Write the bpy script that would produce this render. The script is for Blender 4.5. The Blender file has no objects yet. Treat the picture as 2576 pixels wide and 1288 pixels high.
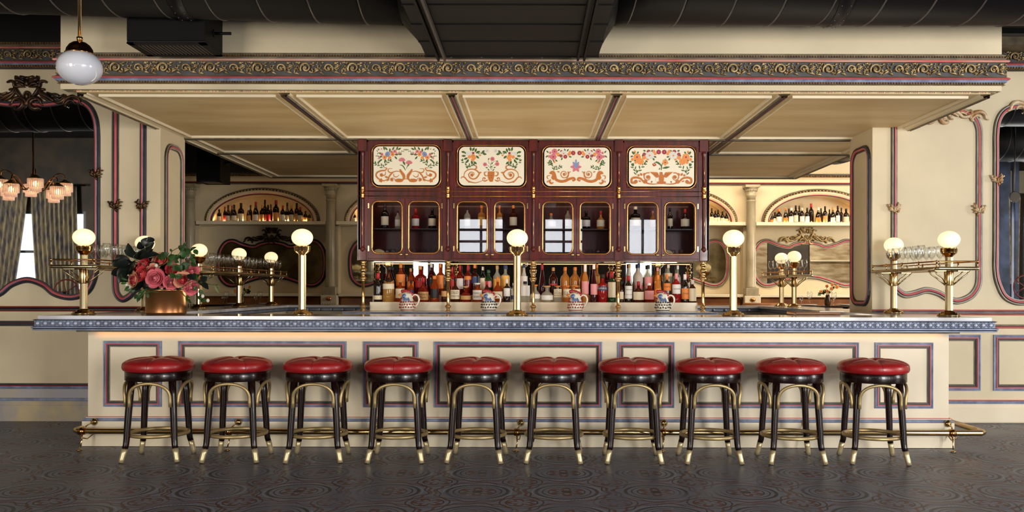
import bpy, math, random
from mathutils import Vector, Matrix
random.seed(7)
PI = math.pi
scn = bpy.context.scene
COL = scn.collection
def S(c):
    if isinstance(c, str):
        c = tuple(int(c[i:i+2], 16) for i in (0, 2, 4))
    f = lambda v: v/12.92 if v <= .04045 else ((v+.055)/1.055)**2.4
    return tuple(f(v/255.) for v in c)
# ------------------------------------------------------------------ camera
F = 2210.0; CX = 1338.0; HZ = 1.30
def hy(px): return 729.5 + (px-1288)*0.0022
def X(px, d): return (px-CX)*d/F
def Z(py, d, px=1288): return HZ - (py-hy(px))*d/F
def W(px, py, d): return Vector((X(px, d), d, Z(py, d, px)))
cam = bpy.data.cameras.new('camera'); cam_o = bpy.data.objects.new('camera', cam); COL.objects.link(cam_o)
cam.sensor_fit = 'HORIZONTAL'; cam.sensor_width = 36.0; cam.lens = 36.0*F/2576
cam.shift_x = -50/2576.; cam.shift_y = 85.5/2576.
cam_o.matrix_world = Matrix.Translation((0, 0, HZ)) @ Matrix.Rotation(PI/2, 4, 'X') @ Matrix.Rotation(0.0022, 4, 'Z')
cam.clip_end = 200
scn.camera = cam_o
# ------------------------------------------------------------------ world, light, exposure
world = bpy.data.worlds.new('world'); scn.world = world; world.use_nodes = True
wb = world.node_tree.nodes['Background']; wb.inputs[0].default_value = (.55, .62, .75, 1); wb.inputs[1].default_value = 3.0
scn.view_settings.view_transform = 'Standard'; scn.view_settings.look = 'None'
scn.view_settings.gamma = 1; scn.view_settings.use_curve_mapping = False
scn.view_settings.exposure = 0.14
scn.cycles.max_bounces = 8; scn.cycles.diffuse_bounces = 3; scn.cycles.glossy_bounces = 4
scn.cycles.transmission_bounces = 8; scn.cycles.transparent_max_bounces = 24
scn.cycles.caustics_reflective = False; scn.cycles.caustics_refractive = False
scn.cycles.sample_clamp_indirect = 4.0
scn.cycles.use_denoising = True
def area(name, loc, direction, sx, sy, power, col=(1, 1, 1), spread=180):
    l = bpy.data.lights.new(name, 'AREA'); l.shape = 'RECTANGLE'; l.size = sx; l.size_y = sy
    l.energy = power; l.color = col; l.spread = math.radians(spread)
    o = bpy.data.objects.new(name, l); COL.objects.link(o); o.location = loc
    o.rotation_euler = Vector(direction).to_track_quat('-Z', 'Z' if abs(Vector(direction).normalized().z) < .9 else 'Y').to_euler()
    return o
DAY = (1.0, .97, .92)
# daylight through the tall windows of the front wall (behind the camera) and of the right wall, plus added fill
WINS = [(-11.0, 1.9, .35, 3.05), (-8.0, 1.7, .35, 3.05), (-5.05, 2.0, .35, 3.05), (-2.55, .9, .35, 2.05), (-1.22, 1.15, 2.15, 3.05), (.76, 1.0, 2.15, 3.05), (2.65, .75, .35, 3.05), (5.0, 2.0, .35, 3.05), (7.0, 1.5, .35, 3.05), (9.0, 1.6, .35, 3.05), (11.8, 1.5, .35, 3.05)]  # two widest windows added to light the bar, clear of the cabinet's reflections
YF = -2.5
WP = dict(wl=2.2, wm=37, wc=3.4, wr=9.5, ws=7.5, well=3.5, bl=.5, br=9, bd=14)
for i, (wx, ww, wz0, wz1) in enumerate(WINS):
    k, rel = [('wl', .3), ('wl', 1), ('wm', .56), ('wc', 1), ('wc', 1), ('wc', 1), ('wc', 1), ('wm', 1), ('wr', 1), ('wr', 1), ('wr', .8)][i]
    area('window_and_fill_daylight', (wx, YF-.12, (wz0+wz1)/2), (0.0, 1, 0), ww, wz1-wz0, 3*ww*(wz1-wz0)*WP[k]*rel, (.75, .85, 1) if i == 0 else (1, .90, .74) if i < 4 else DAY)
area('window_and_fill_daylight', (12.8, 3.2, 2.4), (-1, .25, 0), 3.0, 2.6, 40*WP['ws'], DAY)
area('window_and_fill_daylight', (-12.85, 3.4, 2.2), (.35, -1, 0), 2.4, 2.2, 130, DAY, 80)  # added fill for the curtains; the west wall has no window
# unseen fill added over the dining area, hidden above the canopy edge
area('booth_overhead_fill', (-4.2, 13.0, 3.5), (0, .3, -1), 3.0, .3, 10*WP['bl'], (1, .72, .42))
area('booth_overhead_fill', (3.9, 13.0, 3.5), (0, .3, -1), 4.0, .3, 10*WP['br'], (1, .80, .55))
area('booth_day_fill', (7.5, 11.2, 2.6), (-.9, .5, -.1), 1.6, 1.6, 10*WP['bd'], (1, .92, .8))  # added fill, brightens the right part of the rear wall
area('booth_day_fill', (6.6, 10.6, 4.2), (0, -.45, -1), 3.4, .6, 170, (1, .95, .86))  # added overhead fill, kept out of view, brightens the stone wall
# unseen uplight added between counter and back bar to brighten the soffit
area('well_uplight_fill', (.1, 8.1, .90), (0, -.1, 1), 6.0, .4, 10*WP['well'], (1, .85, .64))
area('counter_led_strip', (-.11, 7.102, .968), (0, 1, -.10), 7.0, .006, 1.7, (1, .42, .14), 45)
area('bottle_led_strip', (.01, 9.33, 1.592), (0, .25, -1), 3.55, .03, 1.3, (1, .42, .2))

# ------------------------------------------------------------------ materials
MATS = {}
def mat(name, col, rough=.5, metal=0., var=0., vscale=4., col2=None, bump=0., bscale=30., emit=None, estr=0., coat=0., spec=.5, stretch=None, trans=0., ior=1.45, alpha=1.):
    if name in MATS: return MATS[name]
    m = bpy.data.materials.new(name); m.use_nodes = True; MATS[name] = m
    nt = m.node_tree; b = nt.nodes['Principled BSDF']; N = nt.nodes.new; L = nt.links.new
    c = S(col) if not isinstance(col, tuple) or max(col) > 1.0 else col
    b.inputs['Base Color'].default_value = (*c, 1)
    b.inputs['Roughness'].default_value = rough; b.inputs['Metallic'].default_value = metal
    b.inputs['Specular IOR Level'].default_value = spec
    b.inputs['Coat Weight'].default_value = coat; b.inputs['Coat Roughness'].default_value = .05
    b.inputs['Transmission Weight'].default_value = trans; b.inputs['IOR'].default_value = ior
    tc = N('ShaderNodeTexCoord'); src = tc.outputs['Object']
    if stretch:
        mp = N('ShaderNodeMapping'); mp.inputs['Scale'].default_value = stretch; L(src, mp.inputs[0]); src = mp.outputs[0]
    ns = N('ShaderNodeTexNoise'); ns.inputs['Scale'].default_value = vscale; ns.inputs['Detail'].default_value = 6; L(src, ns.inputs['Vector'])
    if var or col2:
        c2 = S(col2) if col2 else tuple(v*(1-var) for v in c)
        r = N('ShaderNodeValToRGB'); r.color_ramp.elements[0].position = .35; r.color_ramp.elements[1].position = .68
        r.color_ramp.elements[0].color = (*c2, 1); r.color_ramp.elements[1].color = (*c, 1)
        L(ns.outputs['Fac'], r.inputs[0]); L(r.outputs[0], b.inputs['Base Color'])
    if bump:
        n2 = N('ShaderNodeTexNoise'); n2.inputs['Scale'].default_value = bscale; n2.inputs['Detail'].default_value = 4; L(src, n2.inputs['Vector'])
        bp = N('ShaderNodeBump'); bp.inputs['Strength'].default_value = bump; bp.inputs['Distance'].default_value = .01
        L(n2.outputs['Fac'], bp.inputs['Height']); L(bp.outputs[0], b.inputs['Normal'])
    if emit:
        b.inputs['Emission Color'].default_value = (*S(emit), 1); b.inputs['Emission Strength'].default_value = estr
    return m
M = lambda k: MATS[k]
mat('plaster', (226, 210, 176), .6, var=.13, vscale=1.7, bump=.05, bscale=14)
mat('front_plaster', (78, 66, 52), .7, col2=(52, 46, 42), vscale=3)
mat('plaster_soffit', (218, 196, 150), .55, col2=(200, 172, 122), vscale=1.6, stretch=(.6, 2.2, 1))
mat('plaster_light', (236, 224, 196), .55, var=.06, vscale=3)
mat('bar_paint', (236, 223, 196), .45, col2=(228, 212, 183), vscale=2.2)
mat('black_sheet', (12, 11, 12), .55, spec=.25)
mat('stone', (214, 196, 160), .8, col2=(150, 120, 84), vscale=3, stretch=(1, 1, 3.5), bump=.5, bscale=5)
mat('dark_blue', (48, 48, 58), .4, col2=(32, 32, 38), vscale=9)
mat('grey_blue', (146, 158, 186), .4, col2=(108, 118, 144), vscale=12)
mat('grey_light', (176, 170, 156), .4, col2=(140, 136, 126), vscale=10)
mat('lavender', (170, 168, 182), .5, col2=(178, 168, 152), vscale=3)
mat('zinc', (138, 148, 172), .38, metal=.15, col2=(104, 112, 134), vscale=10)
mat('zinc_bead', (186, 194, 214), .3, metal=.2, var=.1, vscale=12)
mat('zinc_dark', (74, 80, 98), .4, metal=.3, var=.2)
mat('pink', (204, 100, 102), .4, col2=(184, 84, 88), vscale=6)
mat('pink_worn', (222, 104, 106), .4, col2=(228, 200, 176), vscale=2.0, stretch=(.8, .8, 6))
mat('red_line', (150, 50, 46), .45, var=.2)
mat('olive', (132, 120, 92), .5, col2=(92, 84, 66), vscale=8)
mat('dentil', (128, 98, 56), .5, col2=(84, 58, 34), vscale=20)
mat('gold_ornament', (214, 186, 132), .36, metal=.25, col2=(128, 104, 66), vscale=22)
mat('cream_ornament', (222, 202, 164), .4, metal=.1, col2=(164, 118, 72), vscale=14)
mat('bronze', (110, 80, 52), .34, metal=.7, col2=(48, 40, 40), vscale=10)
mat('ground_blue', (84, 86, 92), .5, col2=(70, 66, 60), vscale=8)
mat('marble', (240, 230, 206), .16, col2=(218, 202, 172), vscale=2.4, stretch=(1, 2.4, 3))
mat('marble_top', (230, 230, 238), .10, col2=(188, 186, 190), vscale=2.0, stretch=(1, 2, 1))
mat('marble_col', (196, 186, 160), .3, col2=(150, 138, 112), vscale=6, stretch=(1, 1, .4))
mat('brass', (216, 184, 128), .18, metal=1., var=.1, vscale=7)
mat('brass_pale', (208, 194, 158), .26, metal=1., col2=(184, 164, 122), vscale=9, stretch=(1, 1, .2))
mat('brass_dark', (196, 140, 82), .18, metal=1., var=.2, vscale=7)
mat('brass_satin', (192, 166, 116), .42, metal=.65, var=.12, vscale=9)
mat('ferrule', (216, 196, 152), .36, metal=.6, var=.06)
mat('leather', (168, 30, 34), .32, col2=(142, 20, 25), vscale=5, bump=.10, bscale=160, coat=.12)
mat('leather_seam', (96, 10, 14), .5)
mat('dark_wood', (34, 15, 12), .26, col2=(18, 9, 8), vscale=9, stretch=(3, 3, .4), coat=.25, spec=.35)
mat('mahogany', (98, 24, 20), .34, col2=(58, 14, 14), vscale=5, stretch=(5, 5, .8), coat=.25, spec=.35)
mat('mahogany_dark', (34, 12, 12), .4, var=.3, vscale=6)
mat('panel_cream', (236, 230, 210), .4, var=.04)
mat('copper', (226, 150, 100), .3, metal=1., col2=(196, 160, 100), vscale=3)
mat('black_duct', (25, 24, 27), .42, metal=.3, var=.2, vscale=2)
mat('black_paint', (15, 15, 17), .6, var=.2)
mat('duct_rib', (96, 90, 86), .4, metal=.3)
mat('blue_steel', (70, 84, 116), .4, metal=.4, col2=(40, 46, 62), vscale=3)
mat('steel', (104, 98, 92), .4, metal=.6, var=.1)
mat('grille_dark', (8, 8, 9), .7)
mat('black_metal', (8, 8, 9), .55, spec=.2)
mat('mirror', (205, 205, 200), .012, metal=1.)
mat('mirror_old', (176, 170, 150), .04, metal=1., col2=(110, 100, 80), vscale=3.5)
mat('opal_off', (226, 228, 238), .12, coat=.6)
mat('globe', (250, 240, 215), .15, emit=(255, 226, 172), estr=.96, coat=.5)
mat('crystal', (250, 230, 222), .08, emit=(255, 196, 160), estr=.6)
mat('bulb', (255, 220, 160), .3, emit=(255, 190, 120), estr=14)
mat('led', (255, 190, 120), .3, emit=(255, 160, 80), estr=6)
mat('tan_leather', (150, 96, 44), .45, col2=(110, 62, 26), vscale=4)
mat('table_dark', (26, 18, 16), .2, coat=.4)
mat('china', (226, 224, 226), .2)
mat('curtain', (196, 180, 140), .8, col2=(96, 96, 112), vscale=7, stretch=(5, 1, .6))
mat('leaf_dark', (26, 34, 26), .35, col2=(14, 18, 20), vscale=9)
mat('leaf_green', (52, 92, 36), .45, col2=(34, 62, 26), vscale=9)
mat('leaf_pale', (120, 128, 84), .5, var=.2)
mat('rose_red', (196, 48, 58), .5, col2=(226, 92, 92), vscale=25)
mat('rose_pink', (222, 90, 112), .5, col2=(236, 140, 146), vscale=25)
mat('rose_cream', (232, 200, 160), .5, col2=(224, 120, 100), vscale=22)
mat('orange_flower', (230, 130, 50), .5, var=.2)
mat('stem', (70, 84, 44), .6)
mat('twig', (92, 62, 44), .6)
mat('ceramic', (226, 220, 204), .15, coat=.5)
mat('glaze_red', (150, 28, 36), .2, coat=.5)
mat('glaze_blue', (70, 100, 156), .2, coat=.5, col2=(110, 140, 190), vscale=60, stretch=(3, 1, .5))
mat('glaze_navy', (24, 26, 50), .2, coat=.5)
mat('glaze_orange', (222, 130, 50), .2)
mat('window_frame', (40, 42, 48), .4)
mat('sheer', (210, 206, 196), .8, var=.1, stretch=(6, 1, .3))
mat('ink', (30, 26, 26), .6)
mat('black_glass', (12, 10, 10), .08, coat=.5)
# stained / worn skirting of the left wall
mat('skirt_worn', (196, 178, 138), .55, col2=(158, 152, 152), vscale=4.5)

def glassmat(name, tint=(1, 1, 1), refl=.9, base=.06, rough=.01):
    m = bpy.data.materials.new(name); m.use_nodes = True; MATS[name] = m
    nt = m.node_tree; nt.nodes.clear(); N = nt.nodes.new; L = nt.links.new
    out = N('ShaderNodeOutputMaterial'); mx = N('ShaderNodeMixShader'); t = N('ShaderNodeBsdfTransparent'); g = N('ShaderNodeBsdfGlossy')
    t.inputs[0].default_value = (*tint, 1); g.inputs['Roughness'].default_value = rough
    lw = N('ShaderNodeLayerWeight'); lw.inputs[0].default_value = .35
    mr = N('ShaderNodeMapRange'); mr.inputs[3].default_value = base; mr.inputs[4].default_value = refl
    L(lw.outputs['Facing'], mr.inputs[0]); L(mr.outputs[0], mx.inputs[0]); L(t.outputs[0], mx.inputs[1]); L(g.outputs[0], mx.inputs[2])
    L(mx.outputs[0], out.inputs[0]); return m
glassmat('thin_glass', (.97, .98, .98), .45, .02)
glassmat('pane', (.93, .93, .95), .9, .085)
def spirit(name, col, tr=.6, rough=.06):
    """bottle glass with its liquid: coloured, partly see-through, glossy"""
    m = bpy.data.materials.new(name); m.use_nodes = True; MATS[name] = m
    nt = m.node_tree; b = nt.nodes['Principled BSDF']; N = nt.nodes.new; L = nt.links.new
    c = S(col); b.inputs['Base Color'].default_value = (*c, 1); b.inputs['Roughness'].default_value = rough; b.inputs['Coat Weight'].default_value = .4
    t = N('ShaderNodeBsdfTransparent'); t.inputs[0].default_value = (*[min(1, v*1.3+.12) for v in c], 1)
    tl = N('ShaderNodeBsdfTranslucent'); tl.inputs[0].default_value = (*c, 1)
    m1 = N('ShaderNodeMixShader'); m1.inputs[0].default_value = .45; L(t.outputs[0], m1.inputs[1]); L(tl.outputs[0], m1.inputs[2])
    m2 = N('ShaderNodeMixShader'); m2.inputs[0].default_value = tr
    L(b.outputs[0], m2.inputs[1]); L(m1.outputs[0], m2.inputs[2]); L(m2.outputs[0], nt.nodes['Material Output'].inputs[0])
for k, c in dict(amber=(176, 74, 26), red_amber=(150, 36, 20), dark_amber=(86, 34, 18), gold=(226, 160, 74), yellow=(214, 170, 90), red=(190, 30, 34),
                 green=(44, 92, 40), green_dark=(24, 36, 20), pale=(214, 214, 200), plum=(84, 24, 30)).items(): spirit('g_'+k, c, .55 if k != 'pale' else .68)
spirit('g_frost', (226, 220, 206), .35, .4); spirit('g_black', (16, 12, 10), .06, .08); spirit('g_wine', (26, 14, 10), .08, .1)
for k, c in dict(cream=(226, 214, 184), white=(230, 228, 222), orange=(222, 130, 54), redl=(176, 40, 44), pinkl=(226, 150, 150), blue=(40, 56, 100), blackl=(24, 22, 24), tan=(196, 150, 92), yell=(232, 180, 84)).items():
    mat('l_'+k, c, .5)

# floor: dark printed concrete with medallions, leaves and scratches
def floor_mat():
    m = bpy.data.materials.new('stencilled_floor'); m.use_nodes = True; MATS['floor'] = m
    nt = m.node_tree; b = nt.nodes['Principled BSDF']; N = nt.nodes.new; L = nt.links.new; b.inputs['Specular IOR Level'].default_value = .35
    tc = N('ShaderNodeTexCoord')
    def math_(op, a, bb=None, c=None):
        n = N('ShaderNodeMath'); n.operation = op
        for i, v in enumerate((a, bb, c)):
            if v is None: continue
            if isinstance(v, (int, float)): n.inputs[i].default_value = v
            else: L(v, n.inputs[i])
        return n.outputs[0]
    nz = N('ShaderNodeTexNoise'); nz.inputs['Scale'].default_value = 12; L(tc.outputs['Object'], nz.inputs[0])
    sep = N('ShaderNodeSeparateXYZ'); L(tc.outputs['Object'], sep.inputs[0])
    wob = math_('MULTIPLY', math_('SUBTRACT', nz.outputs[0], .5), .005)
    P = .575
    def cell(off):
        u = math_('SUBTRACT', math_('FRACT', math_('ADD', math_('DIVIDE', math_('ADD', sep.outputs[0], wob), P), off+.105)), .5)
        v = math_('SUBTRACT', math_('FRACT', math_('ADD', math_('DIVIDE', math_('ADD', sep.outputs[1], wob), P), off+.657)), .5)
        r = math_('SQRT', math_('ADD', math_('MULTIPLY', u, u), math_('MULTIPLY', v, v)))
        a = math_('ARCTAN2', v, u); return u, v, r, a
    def band(r, c, w, soft=.006):   # 1 inside |r-c|<w
        d = math_('ABSOLUTE', math_('SUBTRACT', r, c))
        mr = N('ShaderNodeMapRange'); mr.inputs[1].default_value = w; mr.inputs[2].default_value = w+soft; mr.inputs[3].default_value = 1; mr.inputs[4].default_value = 0; mr.clamp = True
        L(d, mr.inputs[0]); return mr.outputs[0]
    u, v, r, a = cell(0)
    u2, v2, r2, a2 = cell(.5)
    mx = lambda x, y: math_('MAXIMUM', x, y)
    dark = mx(mx(band(r, .34, .016), band(r, .27, .006)), mx(band(r, .205, .005), band(r2, .17, .006)))
    dark = mx(dark, band(r2, .235, .006))
    dark = mx(dark, band(r, .03, .03))
    wav = math_('ADD', r, math_('MULTIPLY', math_('SINE', math_('MULTIPLY', a, 8)), .03))
    dark = mx(dark, band(wav, .44, .007))
    pet = math_('SUBTRACT', r, math_('MULTIPLY', math_('ABSOLUTE', math_('SINE', math_('MULTIPLY', a, 3))), .10))
    red = band(pet, .07, .035)
    pet2 = math_('SUBTRACT', r2, math_('MULTIPLY', math_('ABSOLUTE', math_('SINE', math_('MULTIPLY', a2, 2.5))), .10))
    red = mx(red, band(pet2, .05, .03))
    sw = math_('ADD', math_('MULTIPLY', math_('SINE', math_('MULTIPLY', a, 12)), .02), r)
    red = mx(red, band(sw, .475, .014))
    wear = N('ShaderNodeTexNoise'); wear.inputs['Scale'].default_value = 2.3; wear.inputs['Detail'].default_value = 8; L(tc.outputs['Object'], wear.inputs[0])
    wr = N('ShaderNodeMapRange'); wr.inputs[1].default_value = .30; wr.inputs[2].default_value = .5; L(wear.outputs[0], wr.inputs[0])
    sky = math_('MULTIPLY', band(r, .385, .006), math_('GREATER_THAN', math_('SINE', math_('MULTIPLY', a, 60)), -.2))
    w3 = N('ShaderNodeTexNoise'); w3.inputs['Scale'].default_value = 1.15; w3.inputs['Detail'].default_value = 2; L(tc.outputs['Object'], w3.inputs[0])
    sky = math_('MULTIPLY', sky, math_('GREATER_THAN', w3.outputs[0], .53))
    flk = N('ShaderNodeTexVoronoi'); flk.inputs['Scale'].default_value = 3.1; L(tc.outputs['Object'], flk.inputs[0])
    fleck = math_('LESS_THAN', flk.outputs['Distance'], .055)
    def mixc(fac, c1, col):
        n = N('ShaderNodeMix'); n.data_type = 'RGBA'; L(fac, n.inputs[0])
        if isinstance(c1, tuple): n.inputs[6].default_value = (*c1, 1)
        else: L(c1, n.inputs[6])
        n.inputs[7].default_value = (*col, 1); return n.outputs[2]
    base = N('ShaderNodeValToRGB'); base.color_ramp.elements[0].color = (*S((86, 93, 112)), 1); base.color_ramp.elements[1].color = (*S((114, 120, 138)), 1)
    base.color_ramp.elements[0].position = .3; base.color_ramp.elements[1].position = .7
    L(wear.outputs[0], base.inputs[0])
    c = mixc(math_('MULTIPLY', math_('MULTIPLY', dark, .9), wr.outputs[0]), base.outputs[0], S((26, 26, 30)))
    c = mixc(math_('MULTIPLY', math_('MULTIPLY', red, .85), wr.outputs[0]), c, S((84, 36, 28)))
    c = mixc(math_('MULTIPLY', sky, .75), c, S((150, 158, 176)))
    c = mixc(math_('MULTIPLY', fleck, .6), c, S((150, 148, 152)))
    L(c, b.inputs['Base Color'])
    rr = N('ShaderNodeMapRange'); rr.inputs[3].default_value = .26; rr.inputs[4].default_value = .5; L(wear.outputs[0], rr.inputs[0]); L(rr.outputs[0], b.inputs['Roughness'])
    bp = N('ShaderNodeBump'); bp.inputs['Strength'].default_value = .03; L(nz.outputs[0], bp.inputs['Height']); L(bp.outputs[0], b.inputs['Normal'])
floor_mat()

# ------------------------------------------------------------------ mesh builder
def V(*a): return Vector(a)
class MB:
    def __init__(s): s.v = []; s.f = []; s.m = []; s.sm = []; s.mats = []
    def mi(s, k):
        if k not in s.mats: s.mats.append(k)
        return s.mats.index(k)
    def add(s, vs, fs, mk, smooth=False, T=None):
        n = len(s.v); mi = s.mi(mk)
        for p in vs:
            p = Vector(p); s.v.append(T @ p if T else p)
        for f in fs: s.f.append([i+n for i in f]); s.m.append(mi); s.sm.append(smooth)
    def box(s, x0, x1, y0, y1, z0, z1, mk, b=0., T=None):
        if b <= 0:
            vs = [(x, y, z) for z in (z0, z1) for y in (y0, y1) for x in (x0, x1)]
            s.add(vs, [(0, 2, 3, 1), (4, 5, 7, 6), (0, 1, 5, 4), (2, 6, 7, 3), (0, 4, 6, 2), (1, 3, 7, 5)], mk, False, T); return
        b = min(b, (x1-x0)*.45, (y1-y0)*.45, (z1-z0)*.45)   # chamfered box
        o = []
        for k, (zz, ins) in enumerate(((z0, b), (z0+b, 0), (z1-b, 0), (z1, b))):
            for (x, y) in ((x0+b, y0+ins), (x1-b, y0+ins), (x1-ins, y0+b), (x1-ins, y1-b), (x1-b, y1-ins), (x0+b, y1-ins), (x0+ins, y1-b), (x0+ins, y0+b)):
                if ins: x = min(max(x, x0+b), x1-b); y = min(max(y, y0+b), y1-b)
                o.append((x, y, zz))
        fs = []
        for k in range(3):
            for i in range(8): j = (i+1) % 8; fs.append((k*8+i, k*8+j, k*8+8+j, k*8+8+i))
        fs.append(tuple(range(7, -1, -1))); fs.append(tuple(range(24, 32)))
        s.add(o, fs, mk, False, T)
    def lathe(s, prof, mk, c=(0, 0, 0), n=24, T=None, smooth=True, flute=0., mks=None, ry=1.):
        """prof [(r,z)] bottom to top, around Z"""
        c = Vector(c); vs = []; fs = []; L_ = len(prof)
        for (r, z) in prof:
            for i in range(n):
                a = 2*PI*i/n; rr = r*(1-flute*(i % 2)); vs.append(c+V(rr*math.cos(a), rr*math.sin(a)*ry, z))
        segs = []
        for k in range(L_-1):
            q = [(k*n+i, k*n+(i+1) % n, k*n+n+(i+1) % n, k*n+n+i) for i in range(n)]
            segs.append(q)
        if mks:
            base = len(s.v)
            s.add(vs, [], mks[0], smooth, T)
            for k, q in enumerate(segs):
                mi = s.mi(mks[k])
                for f in q: s.f.append([i+base for i in f]); s.m.append(mi); s.sm.append(smooth)
            for ring, rev, mk2 in ((0, True, mks[0]), (L_-1, False, mks[-1])):
                if prof[ring][0] > 1e-4:
                    f = [base+ring*n+i for i in range(n)]; s.f.append(f[::-1] if rev else f); s.m.append(s.mi(mk2)); s.sm.append(False)
        else:
            fs = [f for q in segs for f in q]; s.add(vs, fs, mk, smooth, T); base = len(s.v)-len(vs)
            for ring, rev in ((0, True), (L_-1, False)):
                if prof[ring][0] > 1e-4:
                    f = [base+ring*n+i for i in range(n)]; s.f.append(f[::-1] if rev else f); s.m.append(s.mi(mk)); s.sm.append(False)
    def ell(s, c, rx, ry, rz, mk, n=12, k=8, T=None):
        c = Vector(c); vs = [c+V(0, 0, -rz)]; fs = []
        for j in range(1, k):
            t = -PI/2+PI*j/k
            for i in range(n):
                a = 2*PI*i/n; vs.append(c+V(rx*math.cos(t)*math.cos(a), ry*math.cos(t)*math.sin(a), rz*math.sin(t)))
        vs.append(c+V(0, 0, rz)); e = len(vs)-1
        for i in range(n):
            j = (i+1) % n; fs.append((0, 1+j, 1+i)); fs.append((e, e-n+i, e-n+j))
            for q in range(k-2): fs.append((1+q*n+i, 1+q*n+j, 1+(q+1)*n+j, 1+(q+1)*n+i))
        s.add(vs, fs, mk, True, T)
    def tube(s, pts, r, mk, n=8, closed=False, T=None, up=None, flat=1.):
        pts = [Vector(p) for p in pts]; L_ = len(pts); rs = r if isinstance(r, (list, tuple)) else [r]*L_
        vs = []; fs = []; prev = None
        for i, p in enumerate(pts):
            a = pts[(i-1) % L_] if (closed or i) else p; b = pts[(i+1) % L_] if (closed or i < L_-1) else p
            t = (b-a); t = t.normalized() if t.length > 1e-9 else V(0, 0, 1)
            if prev is None:
                u = up if up is not None else (V(0, 0, 1) if abs(t.z) < .9 else V(1, 0, 0))
                u = Vector(u); x = (u-t*u.dot(t)).normalized()
            else:
                x = prev-t*prev.dot(t); x = x.normalized() if x.length > 1e-6 else t.orthogonal().normalized()
            prev = x; y = t.cross(x)
            for k in range(n):
                q = 2*PI*k/n; vs.append(p+(x*math.cos(q)*flat+y*math.sin(q))*rs[i])
        m_ = L_ if closed else L_-1
        for i in range(m_):
            j = (i+1) % L_
            for k in range(n): l = (k+1) % n; fs.append((i*n+k, i*n+l, j*n+l, j*n+k))
        if not closed: fs.append(tuple(range(n-1, -1, -1))); fs.append(tuple(range((L_-1)*n, L_*n)))
        s.add(vs, fs, mk, True, T)
    def prism(s, poly, y0, y1, mk, plane='XZ', T=None):
        """poly 2D; plane XZ extruded along Y, or XY extruded along Z"""
        n = len(poly)
        if plane == 'XZ': vs = [(p[0], y0, p[1]) for p in poly]+[(p[0], y1, p[1]) for p in poly]
        elif plane == 'YZ': vs = [(y0, p[0], p[1]) for p in poly]+[(y1, p[0], p[1]) for p in poly]
        else: vs = [(p[0], p[1], y0) for p in poly]+[(p[0], p[1], y1) for p in poly]
        fs = [tuple(range(n)), tuple(range(2*n-1, n-1, -1))]+[(i, n+i, n+(i+1) % n, (i+1) % n) for i in range(n)]
        s.add(vs, fs, mk, False, T)
    def mould(s, path, nrm, prof, mks, closed=False, smooth=False):
        """sweep profile (u lateral, v along nrm) along a path lying in a plane of normal nrm, mitred"""
        P = [Vector(p) for p in path]; nrm = Vector(nrm).normalized(); L_ = len(P); k = len(prof); base = len(s.v); tang = []
        cnt = L_ if closed else L_-1
        for i in range(cnt): tang.append((P[(i+1) % L_]-P[i]).normalized())
        for i in range(L_):
            t0 = tang[i-1] if (closed or i > 0) else tang[0]; t1 = tang[i % len(tang)] if (closed or i < L_-1) else tang[-1]
            l0 = nrm.cross(t0); l1 = nrm.cross(t1); l = (l0+l1); l = l.normalized() if l.length > 1e-6 else l0
            sc = 1/max(.35, l.dot(l0))
            for (u, v) in prof: s.v.append(P[i]+l*u*sc+nrm*v)
        for i in range(cnt):
            j = (i+1) % L_
            for q in range(k-1):
                s.f.append([base+i*k+q, base+j*k+q, base+j*k+q+1, base+i*k+q+1]); s.m.append(s.mi(mks[min(q, len(mks)-1)])); s.sm.append(smooth)
    def build(s, name, parent=None, T=None):
        me = bpy.data.meshes.new(name); me.from_pydata([tuple(v) for v in s.v], [], s.f); me.update()
        for k in s.mats: me.materials.append(MATS[k])
        me.polygons.foreach_set('material_index', s.m); me.polygons.foreach_set('use_smooth', s.sm)
        o = bpy.data.objects.new(name, me); COL.objects.link(o)
        import bmesh
        bm = bmesh.new(); bm.from_mesh(me); bmesh.ops.recalc_face_normals(bm, faces=bm.faces); bm.to_mesh(me); bm.free()
        if parent is not None: o.parent = parent
        return o
def tag(o, label=None, cat=None, group=None, kind=None):
    if label: o['label'] = label
    if cat: o['category'] = cat
    if group: o['group'] = group
    if kind: o['kind'] = kind
    return o
def struct(mb, name): return tag(mb.build(name), kind='structure')
def thing(name, label, cat, loc=(0, 0, 0), rz=0, group=None):
    o = bpy.data.objects.new(name, None); COL.objects.link(o); o.location = loc; o.rotation_euler = (0, 0, rz); o.empty_display_size = .1
    return tag(o, label, cat, group)
def dup(o, parent=None, loc=None, rz=None, label=None, group=None):
    c = o.copy(); COL.objects.link(c)
    if parent is not None: c.parent = parent
    if loc is not None: c.location = loc
    if rz is not None: c.rotation_euler = (0, 0, rz)
    if label: c['label'] = label
    if group: c['group'] = group
    for ch in KIDS(o): dup(ch, c)
    return c
def KIDS(o): return [c for c in list(COL.objects) if c.parent == o]
def catmull(pts, n=8, closed=False):
    out = []; L_ = len(pts); P = [Vector(p) for p in pts]
    for i in range(L_ if closed else L_-1):
        p0 = P[(i-1) % L_] if closed or i else P[0]; p1 = P[i]; p2 = P[(i+1) % L_]; p3 = P[(i+2) % L_] if closed or i < L_-2 else P[-1]
        for k in range(n):
            t = k/n; out.append(.5*((2*p1)+(p2-p0)*t+(2*p0-5*p1+4*p2-p3)*t*t+(3*p1-p0-3*p2+p3)*t**3))
    if not closed: out.append(P[-1])
    return out
def rrect(x0, x1, z0, z1, r, n=6):
    out = []
    for (cx, cz, a0) in ((x1-r, z1-r, 0), (x0+r, z1-r, PI/2), (x0+r, z0+r, PI), (x1-r, z0+r, 1.5*PI)):
        for i in range(n+1): a = a0+PI/2*i/n; out.append((cx+r*math.cos(a), cz+r*math.sin(a)))
    return out
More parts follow.
